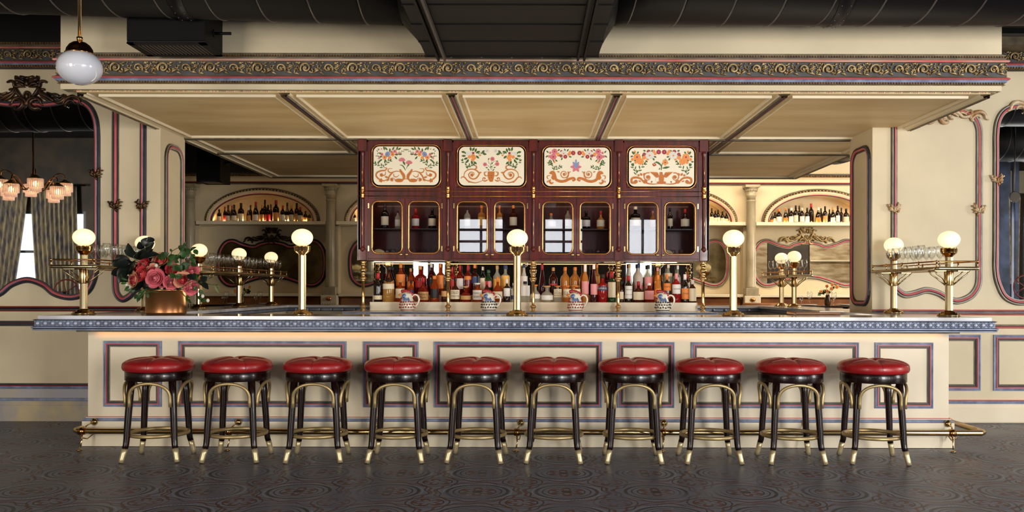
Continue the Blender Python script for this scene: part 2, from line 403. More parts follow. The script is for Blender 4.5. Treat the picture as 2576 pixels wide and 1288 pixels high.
# ------------------------------------------------------------------ the room
DW = 8.65          # front face of the side walls
DP = 9.26          # rear face of their piers
XL, XR = -3.66, 3.35   # opening between the piers
ZS = 2.906         # canopy soffit
YC = 7.15          # canopy fascia
YB = 14.3          # rear wall
CL, CR = -3.84, 3.82
CE = 12.41         # rear edge of the canopy
mb = MB(); mb.box(-13.2, 13.2, YF-.2, 15.0, -.1, 0, 'floor'); struct(mb, 'floor')
mb = MB(); mb.box(-7, 7, 12.95, 14.6, .002, .33, 'dark_wood'); struct(mb, 'floor')
mb = MB(); mb.box(-13.2, 13.2, YF-.2, 15.0, 4.7, 4.8, 'black_paint'); struct(mb, 'ceiling')
for sgn, name, xin in ((-1, 'wall_left', XL), (1, 'wall_right', XR)):
    mb = MB(); xo = sgn*13.0; a, b = sorted((xin, xo)); cc = CL if sgn < 0 else CR
    c0, c1 = sorted((xin, cc)); mb.box(c0, c1, DW, DP, 0, ZS, 'plaster')
    c0, c1 = sorted((cc, xo)); mb.box(c0, c1, DW, DP, 0, Z(107, DW, 60), 'plaster')
    mb.box(c0, c1, DW, DP, Z(107, DW, 60), 4.7, 'black_paint'); struct(mb, name)
mb = MB(); mb.box(-13.2, -13.0, YF, DW, 0, 4.7, 'plaster'); struct(mb, 'wall_west')
# right wall with one tall opening
mb = MB(); x0, x1 = 13.0, 13.2
mb.box(x0, x1, YF, 1.7, 0, 4.7, 'plaster'); mb.box(x0, x1, 4.7, DW, 0, 4.7, 'plaster')
mb.box(x0, x1, 1.7, 4.7, 0, 1.05, 'plaster'); mb.box(x0, x1, 1.7, 4.7, 3.75, 4.7, 'plaster'); struct(mb, 'wall_east')
# front wall (behind the camera) with its row of windows
mb = MB(); edges = [-13.0]
for wx, ww, _z0, _z1 in WINS: edges += [wx-ww/2, wx+ww/2]
edges.append(13.0)
for i in range(0, len(edges), 2): mb.box(edges[i], edges[i+1], YF-.2, YF, 0, 4.7, 'front_plaster')
for wx, ww, WZ0, WZ1 in WINS:
    mb.box(wx-ww/2, wx+ww/2, YF-.2, YF, 0, WZ0, 'front_plaster'); mb.box(wx-ww/2, wx+ww/2, YF-.2, YF, WZ1, 4.7, 'front_plaster')
mb.box(9.7, 13, YF, YF+.05, 3.5, 4.0, 'plaster_light'); struct(mb, 'wall_front')
for i, (wx, ww, WZ0, WZ1) in enumerate(WINS):
    mb = MB()
    for k in range(3): x = wx-ww/2+.03+(ww-.06)*k/2; mb.box(x-.03, x+.03, YF-.06, YF-.01, WZ0, WZ1, 'window_frame')
    for k in range(4): z = WZ0+.03+(WZ1-WZ0-.06)*k/3; mb.box(wx-ww/2, wx+ww/2, YF-.055, YF-.015, z-.03, z+.03, 'window_frame')
    struct(mb, 'window_%d' % (i+1))
mb = MB()
for k in range(4): y = 1.73+2.94*k/3; mb.box(13.02, 13.08, y-.03, y+.03, 1.05, 3.75, 'window_frame')
for z in (1.08, 2.4, 3.72): mb.box(13.03, 13.07, 1.7, 4.7, z-.03, z+.03, 'window_frame')
struct(mb, 'window_12')

# ---- carved running ornament (scrolls, leaves, berries)
def frieze_unit(mb, T, ph, mk, h=.108, L_=.393):
    s = h/.108
    def spiral(cx, cz, R, turns, a0, d, r0):
        pts = []; rs = []
        for i in range(22):
            t = i/21; a = a0+d*turns*2*PI*t; rr = R*(1-t*.86); pts.append((cx+rr*math.cos(a), -.012-.010*math.sin(PI*t), cz+rr*math.sin(a))); rs.append(r0*(1-.55*t))
        mb.tube(pts, rs, mk, n=5, T=T)
    spiral(.10*s, 0, .047*s, 1.5, -2.6, -1, .0100*s)
    spiral(.285*s, -.002*s, .040*s, 1.3, -.6, 1, .0092*s)
    spiral(.10*s, 0, .031*s, .8, .6, -1, .0075*s)
    mb.ell((.10*s, -.018, 0), .012*s, .012, .012*s, mk, 6, 4, T=T); mb.ell((.285*s, -.018, -.002*s), .011*s, .012, .011*s, mk, 6, 4, T=T)
    for (x0, z0, x1, z1, w) in ((.145, .03, .18, .045, .010), (.15, .01, .175, .02, .009), (.16, -.045, .215, -.01, .011), (.205, -.035, .25, -.05, .010), (.165, -.02, .2, -.005, .009),
                                (.33, .03, .36, .046, .010), (.325, -.03, .385, -.045, .011), (.0, -.045, .05, -.05, .010), (.035, .03, .06, .048, .010), (.23, .035, .25, .048, .009),
                                (.12, -.03, .15, -.038, .010), (.345, -.005, .38, .02, .010), (.08, -.02, .10, -.012, .008), (.3, .012, .315, -.01, .008), (.0, .0, .045, -.02, .010), (.01, .045, .045, .04, .009), (.14, .0, .165, -.03, .008)):
        mb.tube([(x0*s, -.006, z0*s), ((x0+x1)/2*s, -.020, ((z0+z1)/2+.004)*s), (x1*s, -.006, z1*s)], [.002*s, w*s, .002*s], mk, n=5, T=T)
    rr = random.Random(8)
    for k in range(30):
        x, z, q, l = rr.uniform(.0, .39), rr.uniform(-.045, .045), rr.uniform(0, PI), rr.uniform(.012, .022)
        mb.tube([((x-l*math.cos(q))*s, -.003, max(-.05, min(.05, z-l*math.sin(q)))*s), (x*s, -.012, z*s), ((x+l*math.cos(q))*s, -.003, max(-.05, min(.05, z+l*math.sin(q)))*s)], [.001, .005*s, .001], mk, n=4, T=T)
    rr = random.Random(3)
    for k in range(34):
        x = rr.choice((.19, .20, .215, .352, .365, .378, .345, .01, .02))+rr.uniform(-.012, .012); z = rr.uniform(-.02, .045); mb.ell((x*s, -.014, z*s), .0062*s, .008, .0062*s, mk, 5, 3, T=T)
# ---- canopy over the bar
mb = MB()
mb.box(CL, CR, YC, DW-.002, ZS+.02, 4.7, 'plaster')
mb.box(-3.72, 3.74, YC+.02, DW, ZS, ZS+.05, 'plaster_soffit')
mb.box(-3.72, 3.74, DW+.001, CE, ZS, ZS+.6, 'plaster_soffit')
struct(mb, 'ceiling')
def czz(y, off): return Z(y, YC-off, 1650)
prof = []; pm = []
rows = [(0, 135, 'olive'), (.022, 136.5, 'olive'), (.022, 139.5, 'dentil'), (.014, 139.8, 'dentil'), (.014, 144.5, 'grey_blue'), (.024, 145, 'olive'), (.024, 148.5, 'pink_worn'), (.040, 149.5, 'pink_worn'), (.046, 152, 'pink_worn'), (.040, 154.8, 'olive'), (.026, 155.5, 'olive'),
        (.020, 157.5, 'ground_blue'), (.020, 191, 'olive'), (.030, 193.5, 'pink'), (.044, 194.6, 'pink'), (.048, 196.5, 'pink'), (.043, 199, 'grey_blue'), (.034, 200, 'grey_blue'), (.026, 206, 'dentil'), (.012, 206.3, 'dentil'), (.012, 211.3, 'olive'), (.022, 211.6, 'olive'), (.014, 213.8, 'plaster'),
        (-.004, 214.2, 'plaster'), (-.010, 226, 'plaster_light'), (-.004, 227, 'dark_blue'), (-.020, 230, 'olive'), (-.026, 232, 'olive'), (-.040, 235, 'plaster'), (-.09, 236, 'plaster')]
path = [(CL, DW-.01, 0), (CL, YC, 0), (CR, YC, 0), (CR, DW-.01, 0)]
# nrm = +Z; path going +X : l = Z x X = +Y (inwards) so outward offset is -u
prof = [(-o, czz(y, o)) for o, y, m in rows]; pm = [m for o, y, m in rows]
mb.__init__(); mb.mould(path, (0, 0, 1), prof, pm)
zf0, zf1 = czz(191, .02), czz(157.5, .02); hF = (zf1-zf0)*.98; zf = (zf0+zf1)/2
n_u = round((CR-CL+.04)/.393); Lu = (CR-CL+.04)/n_u
for i in range(n_u): frieze_unit(mb, Matrix.Translation((CL-.02+i*Lu, YC-.02, zf)), i, 'gold_ornament', hF)
for sx, xx in ((-1, CL-.02), (1, CR+.02)):
    for i in range(4):
        T = Matrix.Translation((xx, YC-.02+i*Lu+(Lu if sx < 0 else 0), zf)) @ Matrix.Rotation(sx*PI/2, 4, 'Z'); frieze_unit(mb, T, i, 'gold_ornament', hF)
for (ya, yb, o) in ((140.2, 144.2, .014), (206.6, 211, .012)):
    za, zb = czz(yb, o), czz(ya, o); x = CL
    while x < CR: mb.box(x, x+.0135, YC-o-.009, YC-o+.004, za, zb, 'dentil'); x += .022
x = CL+.1; zr = czz(232.5, -.03)   # ribbon and bead under the fascia
while x < CR-.08:
    for k in range(4): mb.ell((x+k*.014, YC+.022, zr), .005, .007, .006, 'pink' if k % 2 else 'cream_ornament', 6, 4)
    mb.box(x+.064, x+.125, YC+.016, YC+.024, zr-.004, zr+.004, 'gold_ornament'); x += .1396
struct(mb, 'trim_1')
# soffit mouldings: dark / pink ribs and the white edged panels between them
mb = MB(); zs = ZS
RIB = [(-.05, 0), (-.046, .012), (-.030, .014), (-.024, .030), (-.008, .034), (-.004, .026), (.006, .026), (.010, .034), (.024, .030), (.030, .014), (.046, .012), (.05, 0)]
RM = ['plaster', 'plaster_light', 'olive', 'dark_blue', 'dark_blue', 'pink', 'dark_blue', 'dark_blue', 'olive', 'plaster_light', 'plaster']
xb = [-2.03, -.66, .69, 2.06]
ys = [YC+.03, DP, 10.25, CE]
def rib(a, b): mb.mould([(a[0], a[1], zs), (b[0], b[1], zs)], (0, 0, -1), RIB, RM)
for x in xb: rib((x, ys[0]), (x, ys[1])); rib((x, ys[1]), (x, ys[2]))
for y in ys[1:]: rib((-3.70, y), (3.72, y))
SIDE = [(0, 0), (0, .03), (.016, .036), (.024, .026), (.034, .026), (.040, .034), (.05, .03), (.056, .014), (.075, .012), (.08, 0)]
SMs = ['dark_blue', 'dark_blue', 'olive', 'pink', 'dark_blue', 'olive', 'plaster', 'plaster_light', 'plaster_light']
# nrm -Z: path +Y : l = -Z x Y = +X
mb.mould([(-3.72, YC+.03, zs), (-3.72, CE, zs)], (0, 0, -1), SIDE, SMs)
mb.mould([(3.74, CE, zs), (3.74, YC+.03, zs)], (0, 0, -1), SIDE, SMs)
xs = [-3.66]+xb+[3.68]
EDGE = [(0, 0), (0, .020), (.010, .022), (.014, 0)]
for j in range(3):
    if j < 2: sp = [(xs[i], xs[i+1]) for i in range(5)]
    else: sp = [(xs[0], xs[5])]
    for (a, b) in sp:
        w = .085; x0, x1, y0, y1 = a+w, b-w, ys[j]+.06, ys[j+1]-.06
        mb.mould([(x0, y0, zs), (x0, y1, zs), (x1, y1, zs), (x1, y0, zs)], (0, 0, -1), EDGE, ['plaster_light'], closed=True)
struct(mb, 'trim_2')
# ---- entablature of the side walls
def wall_cornice(x0, x1, name):
    mb = MB(); z = lambda y: Z(y, DW-.03, 60)
    rows = [(0, 106, 'dark_blue'), (.06, 108, 'dentil'), (.05, 114, 'olive'), (.05, 118, 'pink_worn'), (.065, 120.5, 'pink_worn'), (.05, 123, 'olive'), (.035, 125, 'ground_blue'), (.035, 152, 'olive'), (.045, 154, 'pink'), (.06, 157, 'pink'), (.05, 160, 'grey_blue'), (.04, 165, 'dentil'), (.03, 170, 'dark_blue'), (.015, 172, 'olive'), (0, 173, 'olive')]
    mb.mould([(x0, DW, 0), (x1, DW, 0)], (0, 0, 1), [(-o, z(y)) for o, y, m in rows], [m for o, y, m in rows])
    hh = z(125)-z(152); n = max(1, round((x1-x0)/(.393*hh/.108))); l = (x1-x0)/n
    x = x0
    for i in range(n):
        if -6.6 < x0+i*l < 6.6: frieze_unit(mb, Matrix.Translation((x0+i*l, DW-.035, (z(125)+z(152))/2)), i, 'gold_ornament', hh*.96)
    for zc in (z(111), z(167.5)):
        x = max(x0, -6.6)
        while x < min(x1, 6.6): mb.box(x, x+.016, DW-.068, DW-.02, zc-.008, zc+.008, 'dentil'); x += .027
    struct(mb, name)
wall_cornice(-13.0, CL-.05, 'trim_3'); wall_cornice(CR+.05, 13.0, 'trim_4')
# ---- rails, skirting bands on the side walls
def rail(mb, x0, x1, rows, px):
    mb.mould([(x0, DW, 0), (x1, DW, 0)], (0, 0, 1), [(-o, Z(y, DW-o, px)) for o, y, m in rows], [m for o, y, m in rows])
mb = MB(); 
rail(mb, -13, XL, [(0, 770, 'red_line'), (.02, 771, 'red_line'), (.028, 773.5, 'dark_blue'), (.02, 775, 'dark_blue'), (.034, 777, 'dark_blue'), (.034, 779, 'dark_blue'), (.02, 781, 'red_line'), (.01, 783.5, 'plaster'), (0, 784, 'plaster')], 100)
rail(mb, -13, XL, [(0, 807, 'dark_blue'), (.03, 808, 'dark_blue'), (.03, 813, 'red_line'), (.02, 815, 'dark_blue'), (.02, 820, 'plaster'), (0, 821, 'plaster')], 60)
rail(mb, -13, XL, [(0, 964, 'dark_blue'), (.02, 965, 'dark_blue'), (.02, 969, 'red_line'), (.028, 971.5, 'grey_blue'), (.018, 978, 'lavender'), (.012, 979, 'lavender'), (.012, 1001, 'grey_blue'), (.022, 1002, 'grey_blue'), (.022, 1008, 'skirt_worn'), (.012, 1009, 'skirt_worn'), (.012, 1019, 'skirt_worn'), (.018, 1019.5, 'skirt_worn'), (.018, 1061, 'skirt_worn')], 100)
struct(mb, 'trim_5')
mb = MB()
rail(mb, XR, 13, [(0, 779, 'pink'), (.022, 780, 'pink'), (.028, 782.5, 'olive'), (.02, 784, 'grey_blue'), (.034, 786, 'olive'), (.034, 789, 'dark_blue'), (.02, 790, 'pink'), (.01, 793, 'plaster'), (0, 794, 'plaster')], 2450)
rail(mb, XR, 13, [(0, 816, 'olive'), (.03, 817, 'olive'), (.03, 820, 'dark_blue'), (.02, 821.5, 'pink'), (.026, 824.5, 'pink'), (.01, 826, 'plaster'), (0, 827, 'plaster')], 2450)
rail(mb, XR, 13, [(0, 1006, 'pink'), (.018, 1007, 'pink'), (.022, 1009, 'grey_blue'), (.03, 1011, 'grey_blue'), (.022, 1016, 'bar_paint'), (.018, 1017, 'bar_paint'), (.018, 1026, 'bar_paint'), (.024, 1026.4, 'bar_paint'), (.024, 1062, 'bar_paint')], 2450)
struct(mb, 'trim_6')
# ---- framed mouldings
FR = [(-.036, 0), (-.034, .016), (-.026, .026), (-.016, .024), (-.012, .014), (-.007, .028), (.003, .030), (.010, .026), (.014, .014), (.024, .014), (.026, .006), (.030, .006), (.032, 0)]
FM = ['dark_blue', 'dark_blue', 'dark_blue', 'dark_blue', 'grey_blue', 'pink', 'pink', 'pink', 'dark_blue', 'dark_blue', 'olive', 'olive']
FMR = ['dark_blue', 'olive', 'grey_light', 'grey_light', 'dark_blue', 'pink', 'pink', 'grey_light', 'grey_light', 'dark_blue', 'olive', 'olive']
def pxpath(pts, d, n=8, closed=False): return catmull([W(x, y, d) for x, y in pts], n, closed)
def mpath(mb, path, FMx=FM, s=1., closed=False, nrm=(0, -1, 0)): mb.mould(path, nrm, [(u*s, v*s) for u, v in FR], FMx, closed=closed)
def line(px, y0, y1, d): return [W(px, y0, d), W(px, y1, d)]
# tall panel beside the left pier (mostly behind the flowers)
mb = MB(); r = 8
# counter-clockwise seen from the room so that +u is inwards
P = [W(291, 250, DW), W(291, 500, DW), W(291, 690, DW)]
bot = pxpath([(291, 700), (294, 735), (308, 752), (326, 744), (342, 728), (368, 722), (390, 735)], DW)
mpath(mb, P+bot)
mb2 = MB(); mpath(mb, [W(365, 700, DW), W(359, 280, DW)]) if False else mpath(mb, [W(359, 728, DW), W(359, 280, DW)])
struct(mb, 'trim_7')
mb = MB()
P = [W(2249, 300, DW), W(2249, 690, DW)]
bot = pxpath([(2249, 700), (2254, 725), (2275, 741), (2300, 738), (2330, 730), (2360, 737), (2385, 751), (2410, 757), (2440, 745), (2457, 722), (2461, 700)], DW)
top = pxpath([(2461, 400), (2461, 345), (2459, 320), (2448, 297), (2430, 285), (2408, 280), (2380, 285), (2340, 300), (2300, 318)], DW)
mpath(mb, P+bot+top, FMR); struct(mb, 'trim_8')
# dado panels of the right wall
BF = [(0, 0), (.002, .016), (.010, .018), (.016, .012), (.022, .012), (.024, .020), (.032, .020), (.034, .010), (.044, .010), (.046, .003), (.054, .003), (.056, 0)]
BM = ['grey_blue', 'grey_blue', 'grey_blue', 'grey_blue', 'pink', 'pink', 'pink', 'dark_blue', 'dark_blue', 'olive', 'olive']
def rectframe(mb, x0, x1, z0, z1, y, s=1., mks=BM): mb.mould([(x0, y, z0), (x1, y, z0), (x1, y, z1), (x0, y, z1)], (0, -1, 0), [(u*s, v*s) for u, v in BF], mks, closed=True)
mb = MB(); s_ = 1.15
for (a, b) in ((2225, 2466), (2498, 3000), (3040, 3500)):
    rectframe(mb, X(a, DW), X(b, DW), Z(983, DW, 2450), Z(842, DW, 2450), DW, s_)
struct(mb, 'trim_9')
# moulding on the faces of the two piers
def pierframe(xp, sgn, px0, px1, y0, y1, name, mats):
    d0 = (xp*F)/(px0-CX); d1 = (xp*F)/(px1-CX); a, b = sorted((d0, d1))
    zt = HZ+(730-y0)*a/F; zb = HZ-(y1-730)*a/F
    pts = rrect(a, b, zb, zt, .13, 5); mb = MB(); n = (1, 0, 0) if sgn > 0 else (-1, 0, 0)
    P = [(xp, p[0], p[1]) for p in pts]
    if sgn < 0: P = P[::-1]
    mpath(mb, P, mats, .9, True, n); struct(mb, name)
pierframe(XL, 1, 416, 455, 367, 772, 'trim_10', FMR)
pierframe(XR, -1, 2187, 2145, 367, 762, 'trim_11', FM)
mb = MB()
mb.mould([(XR, DP, 0), (XR, DW, 0)], (0, 0, 1), [(0, Z(783, 8.9)+.0), (-.02, Z(783, 8.9)), (-.03, Z(786, 8.9)), (-.03, Z(790, 8.9)), (-.02, 1.05), (0, 1.05)], ['pink', 'pink', 'dark_blue', 'olive', 'olive'])
mb.mould([(XL, DW, 0), (XL, DP, 0)], (0, 0, 1), [(0, Z(781, 8.9)+.0), (-.02, Z(781, 8.9)), (-.03, Z(784, 8.9)), (-.03, Z(790, 8.9)), (-.02, 1.05), (0, 1.05)], ['pink', 'pink', 'dark_blue', 'olive', 'olive'])
struct(mb, 'trim_12')

# ---- carved crest and small leaf clips (local px units scaled by s, in the wall plane)
CREST = [([(27, 4), (18, 3), (10, -4), (12, -14), (21, -20), (29, -17), (25, -12)], 5.2), ([(1, -11), (3, 0), (14, 8), (27, 6), (35, -1), (37, -8), (44, -10)], 4.4),
         ([(31, 33), (36, 20), (51, 12), (61, 5), (70, -1)], 5.0), ([(28, 26), (38, 12), (50, 4), (60, -2)], 3.5), ([(50, 22), (60, 17), (72, 17), (80, 14)], 3.0), ([(62, 3), (72, -3), (87, -2), (96, 7), (92, 15), (88, 10)], 4.2),
         ([(92, -8), (97, 3), (112, 11), (125, 10), (133, 3), (136, -7), (143, -11)], 4.5), ([(102, -15), (96, -9), (107, 1), (118, -1), (120, -7)], 4.0),
         ([(50, 46), (42, 50), (33, 47), (31, 37), (20, 36), (5, 35)], 3.6), ([(27, 63), (25, 54), (15, 51), (5, 45)], 4.6), ([(17, 62), (10, 58), (3, 60)], 4.2), ([(24, 58), (16, 56), (6, 52)], 3.2),
         ([(31, 37), (28, 28), (20, 16), (8, 6)], 4.4), ([(45, 28), (38, 29), (30, 24)], 3.2), ([(7, 38), (16, 44), (28, 43)], 3.5), ([(12, -2), (20, -6), (26, -2)], 2.6), ([(64, 10), (74, 8), (82, 3)], 3.2), ([(78, 6), (84, 12), (92, 12)], 3)]
def crest(mb, c, s, mk, xlim=None):
    for sg in (-1, 1):
        for pts, r in CREST:
            P = catmull([(c[0]+sg*x*s, c[1]-(2+r)*s*.9, c[2]+z*s) for x, z in pts], 4); n = len(P)
            if xlim and not all(xlim(p) for p in P): continue
            mb.tube(P, [r*s*(.45+.75*math.sin(PI*min(1, .08+.92*i/(n-1)))) for i in range(n)], mk, n=6)
    mb.ell((c[0], c[1]-5*s, c[2]+13*s), 5*s, 4*s, 8*s, mk, 10, 6)
    mb.tube([(c[0]+8*s*math.cos(a), c[1]-5*s, c[2]+13*s+11*s*math.sin(a)) for a in [2*PI*i/16 for i in range(16)]], 2.2*s, mk, 6, True)
    mb.ell((c[0], c[1]-5*s, c[2]+45*s), 6*s, 5*s, 9*s, mk, 10, 6); mb.ell((c[0], c[1]-5*s, c[2]+57*s), 8*s, 4*s, 5*s, mk, 8, 5)
def clip(mb, c, s, mk, sg=1):
    s = s*1.15
    rr = random.Random(5)
    for (x0, z0, x1, z1, r) in ((-2, -6, -11, 4, 3), (-3, -5, -9, -2, 2.6), (-4, -3, -6, 9, 2.4), (0, -7, 0, 5, 2.4), (2, -6, 9, 6, 3), (3, -5, 12, 0, 2.6), (2, -6, 3, -13, 2.2), (6, 0, 8, 12, 2.2), (-9, 2, -13, 8, 2), (8, 3, 14, 7, 2), (5, -7, 10, -6, 2)):
        mb.tube([(c[0]+sg*x0*s, c[1]-.03, c[2]+z0*s), (c[0]+sg*(x0+x1)/2*s, c[1]-.03-r*s, c[2]+((z0+z1)/2+1)*s), (c[0]+sg*x1*s, c[1]-.012, c[2]+z1*s)], [r*.5*s, r*s, r*.4*s], mk, n=5)
    for k in range(8): mb.ell((c[0]+rr.uniform(-8, 8)*s, c[1]-.038, c[2]+rr.uniform(-8, 4)*s), 1.8*s, .006, 1.8*s, mk, 5, 4)
sW = DW/F
def clips(pts, mk, group, wl):
    for i, (px, py, sg) in enumerate(pts):
        mb = MB(); clip(mb, (0, 0, 0), sW*1.15, mk, sg); o = mb.build('leaf_clip'); o.location = W(px, py, DW); tag(o, wl[i], 'wall ornament', group)
clips([(291, 517, 1), (359, 517, -1)], 'bronze', 'leaf clips beside the left pier', ['bronze leaf cluster on the left upright of the narrow wall panel by the flowers', 'bronze leaf cluster on the right upright of the narrow wall panel, nearest the left pier'])
clips([(2247, 525, 1), (2460, 527, -1)], 'cream_ornament', 'leaf clips on the right wall panel', ['pale gilt leaf cluster on the upright nearest the right pier', 'pale gilt leaf cluster on the right upright of the big panel on the right wall'])

# ---- big wall mirrors
def mirror(name, label, path, clip_pts, crest_c, crest_s, mk, FMx, glass='mirror', yb=DW, s=1.):
    t = thing(name, label, 'mirror', (0, yb, 0))
    T = Matrix.Translation((0, -yb, 0))
    P = [T @ Vector(p) for p in path]
    mb = MB(); mpath(mb, P, FMx, s, True); mb.build('mirror_frame', t)
    mb = MB(); nrm = V(0, -1, 0); n = len(P); C = sum((p for p in P), V(0, 0, 0))/n
    mb.prism([(p.x, p.z) for p in P], -.008, -.002, glass); mb.build('mirror_glass', t)
    if crest_c: mb = MB(); crest(mb, T @ Vector(crest_c), crest_s, mk); mb.build('crest', t)
    for (c, sg) in clip_pts: mb = MB(); clip(mb, T @ Vector(c), sW*1.15*s, mk, sg); mb.build('leaf_clip', t)
    return t
def ccw(P):
    a = sum(P[i].x*P[(i+1) % len(P)].z-P[(i+1) % len(P)].x*P[i].z for i in range(len(P))); return P if a > 0 else P[::-1]
cxm = 69
half = [(0, 262), (40, 264), (75, 260), (98, 254), (125, 255), (150, 266), (166, 290), (173, 325), (174, 400), (174, 600), (174, 660), (166, 705), (148, 735), (110, 747), (70, 738), (40, 715), (0, 703)]
pts = [(cxm+x, y) for x, y in half]+[(cxm-x, y) for x, y in half[::-1][1:-1]]
P = ccw(pxpath(pts, DW, 6, True))
mirror('wall_mirror', 'tall dark blue framed mirror with bronze crest on the left wall, reflecting a chandelier', P, [(W(242, 438, DW), 1), (W(-104, 438, DW), -1)], W(69, 255, DW), sW, 'bronze', FM)
cxm = 2674
half = [(0, 280), (40, 283), (75, 278), (98, 270), (125, 270), (150, 282), (164, 305), (169, 340), (169, 400), (169, 600), (169, 680), (160, 720), (143, 748), (110, 760), (70, 752), (40, 730), (0, 718)]
pts = [(cxm+x, y) for x, y in half]+[(cxm-x, y) for x, y in half[::-1][1:-1]]
P = ccw(pxpath(pts, DW, 6, True))
mirror('wall_mirror', 'tall grey and pink framed mirror on the right wall, cut by the right edge', P, [(W(2505, 452, DW), 1)], W(cxm, 270, DW), sW, 'cream_ornament', FMR)
# crest of the right wall panel, partly hidden by the canopy
mb = MB(); crest(mb, (0, 0, 0), sW*.9, 'cream_ornament'); o = mb.build('panel_crest'); o.location = W(2355, 292, DW-.005); tag(o, 'cream and gilt scroll ornament on the right wall panel just under the canopy edge', 'wall ornament')

# ------------------------------------------------------------------ rear wall with arched niches
RX, RZo = .94, .52; sp = 2.265; ctr = [-6.652+sp*i for i in range(7)]; zsh = Z(557, YB, 660); zsb = Z(566, YB, 660)
mb = MB(); ztop = 3.13
ri, rzi = RX-.115, RZo-.085
for c in ctr:
    xs_ = [c-ri+2*ri*i/24 for i in range(25)]
    zz = [zsh+rzi*math.sqrt(max(0, 1-((x-c)/ri)**2)) for x in xs_]
    for i in range(24):
        a = [(xs_[i], YB, zz[i]), (xs_[i+1], YB, zz[i+1]), (xs_[i+1], YB, ztop), (xs_[i], YB, ztop)]; mb.add(a, [(0, 1, 2, 3)], 'plaster')
        mb.add([(xs_[i], YB, zz[i]), (xs_[i+1], YB, zz[i+1]), (xs_[i+1], YB+.3, zz[i+1]), (xs_[i], YB+.3, zz[i])], [(0, 1, 2, 3)], 'plaster')
    mb.box(c-1.0, c+1.0, YB+.3, YB+.34, zsh-.3, ztop, 'plaster')
    for sg in (-1, 1): a, b = sorted((c+sg*ri, c+sg*sp/2)); mb.box(a, b, YB, YB+.22, zsb-.01, ztop, 'plaster')
    for sg in (-1, 1): a, b = sorted((c+sg*1.03, c+sg*sp/2)); mb.box(a, b, YB, YB+.22, 0, zsb, 'plaster')
    mb.box(c-1.03, c+1.03, YB+.2, YB+.24, 0, zsb, 'plaster')
mb.box(-8, 8, YB, YB+.2, ztop, 4.7, 'black_paint'); mb.box(3.9, 8, YB-.01, YB, ztop, 3.55, 'plaster')
mb.box(-8.3, -8, DP, 15, 0, 4.7, 'plaster'); mb.box(8, 8.3, DP, 15, 0, 4.7, 'plaster'); mb.box(-8, 8, YB+.35, YB+.4, 0, 4.7, 'black_paint'); struct(mb, 'wall_back')
mb = MB()
mb.mould([(-8, YB, 0), (8, YB, 0)], (0, 0, 1), [(0, 3.19), (-.10, 3.185), (-.10, 3.165), (-.08, 3.13), (-.05, 3.10), (-.05, 3.055), (-.06, 3.05), (-.06, 3.035), (-.04, 3.03), (-.04, 3.015), (0, 3.01)], ['olive', 'dark_blue', 'dentil', 'plaster', 'plaster', 'plaster', 'red_line', 'red_line', 'dark_blue', 'plaster'])
x = -5.8
while x < 5.8: mb.ell((x, YB-.095, 3.15), .015, .015, .013, 'dentil', 6, 4); x += .045
AR = [(-.115, 0), (-.11, .03), (-.095, .035), (-.085, .05), (-.070, .05), (-.06, .035), (-.045, .045), (-.03, .035), (-.02, .030), (-.012, .030), (-.010, .02), (0, .02), (0, 0)]
AMt = ['dark_blue', 'olive', 'bronze', 'bronze', 'plaster', 'plaster_light', 'plaster', 'plaster', 'pink', 'pink', 'dark_blue', 'dark_blue']
for c in ctr[1:-1]:
    # path counter-clockwise over the top => right to left; +u is inwards (down)
    A = [(c+ri*math.cos(PI*i/32), YB, zsh+rzi*math.sin(PI*i/32)) for i in range(33)]
    mb.mould(A, (0, -1, 0), AR, AMt)
    for i in range(1, 52): a = PI*i/52; mb.ell((c+(ri+.078)*math.cos(a), YB-.055, zsh+(rzi+.078)*math.sin(a)), .014, .014, .012, 'gold_ornament', 6, 4)
struct(mb, 'trim_13')
for i, c in enumerate(ctr[1:-1]):
    mb = MB(); mb.box(c-1.05, c+1.05, YB-.10, YB+.29, zsb, zsh, 'plaster_light', .006)
    o = mb.build('niche_shelf'); tag(o, ['cream shelf under the leftmost full arch, holding wine bottles', 'cream shelf under the arch mostly hidden behind the cabinet, left part', 'cream shelf under the arch hidden by the middle of the cabinet', 'cream shelf under the half-seen arch just right of the cabinet', 'cream shelf under the right arch, beside the right pier'][i], 'shelf', 'shelves under the arched niches')
    if i in (0, 1, 3, 4):
        area('niche_led', (c, YB+.03, zsh+.012), (0, .7, .7), 1.6, .015, [9, 5, .1, 5, 5][i], (1, .52, .2))
mb = MB(); mb.box(6.2, 7.9, DP+.002, DP+.12, .35, 3.3, 'stone'); mb.box(4.4, 5.25, DP+.002, DP+.12, .35, 3.3, 'stone'); mb.box(6.2, 7.9, DP+.12, DP+.15, 3.0, 3.3, 'plaster_light')
for k in range(4): mb.box(6.2, 7.9, DP+.12, DP+.15, .75+.6*k, .78+.6*k, 'plaster_light')
mb.box(5.27, 6.18, DP+.002, DP+.1, .35, 3.4, 'front_plaster'); struct(mb, 'wall_rear_stone')
mb = MB(); zq = lambda y: Z(y, 8.5, 2550)
mb.box(CR+.06, 13, 8.35, DW-.002, zq(123), zq(103), 'olive'); mb.box(CR+.06, 13, 8.5, DW-.002, zq(98), zq(62), 'black_sheet'); mb.box(CR+.06, CR+.10, 8.4, DW-.002, zq(98), zq(60), 'olive'); mb.box(CR+.06, 13, 8.42, 8.5, zq(70), zq(62), 'olive'); mb.box(CR+.12, CR+.16, 8.4, 8.5, zq(98), zq(66), 'steel'); mb.box(CR+.12, 13, 8.42, 8.5, zq(97), zq(90), 'steel')
struct(mb, 'trim_14')
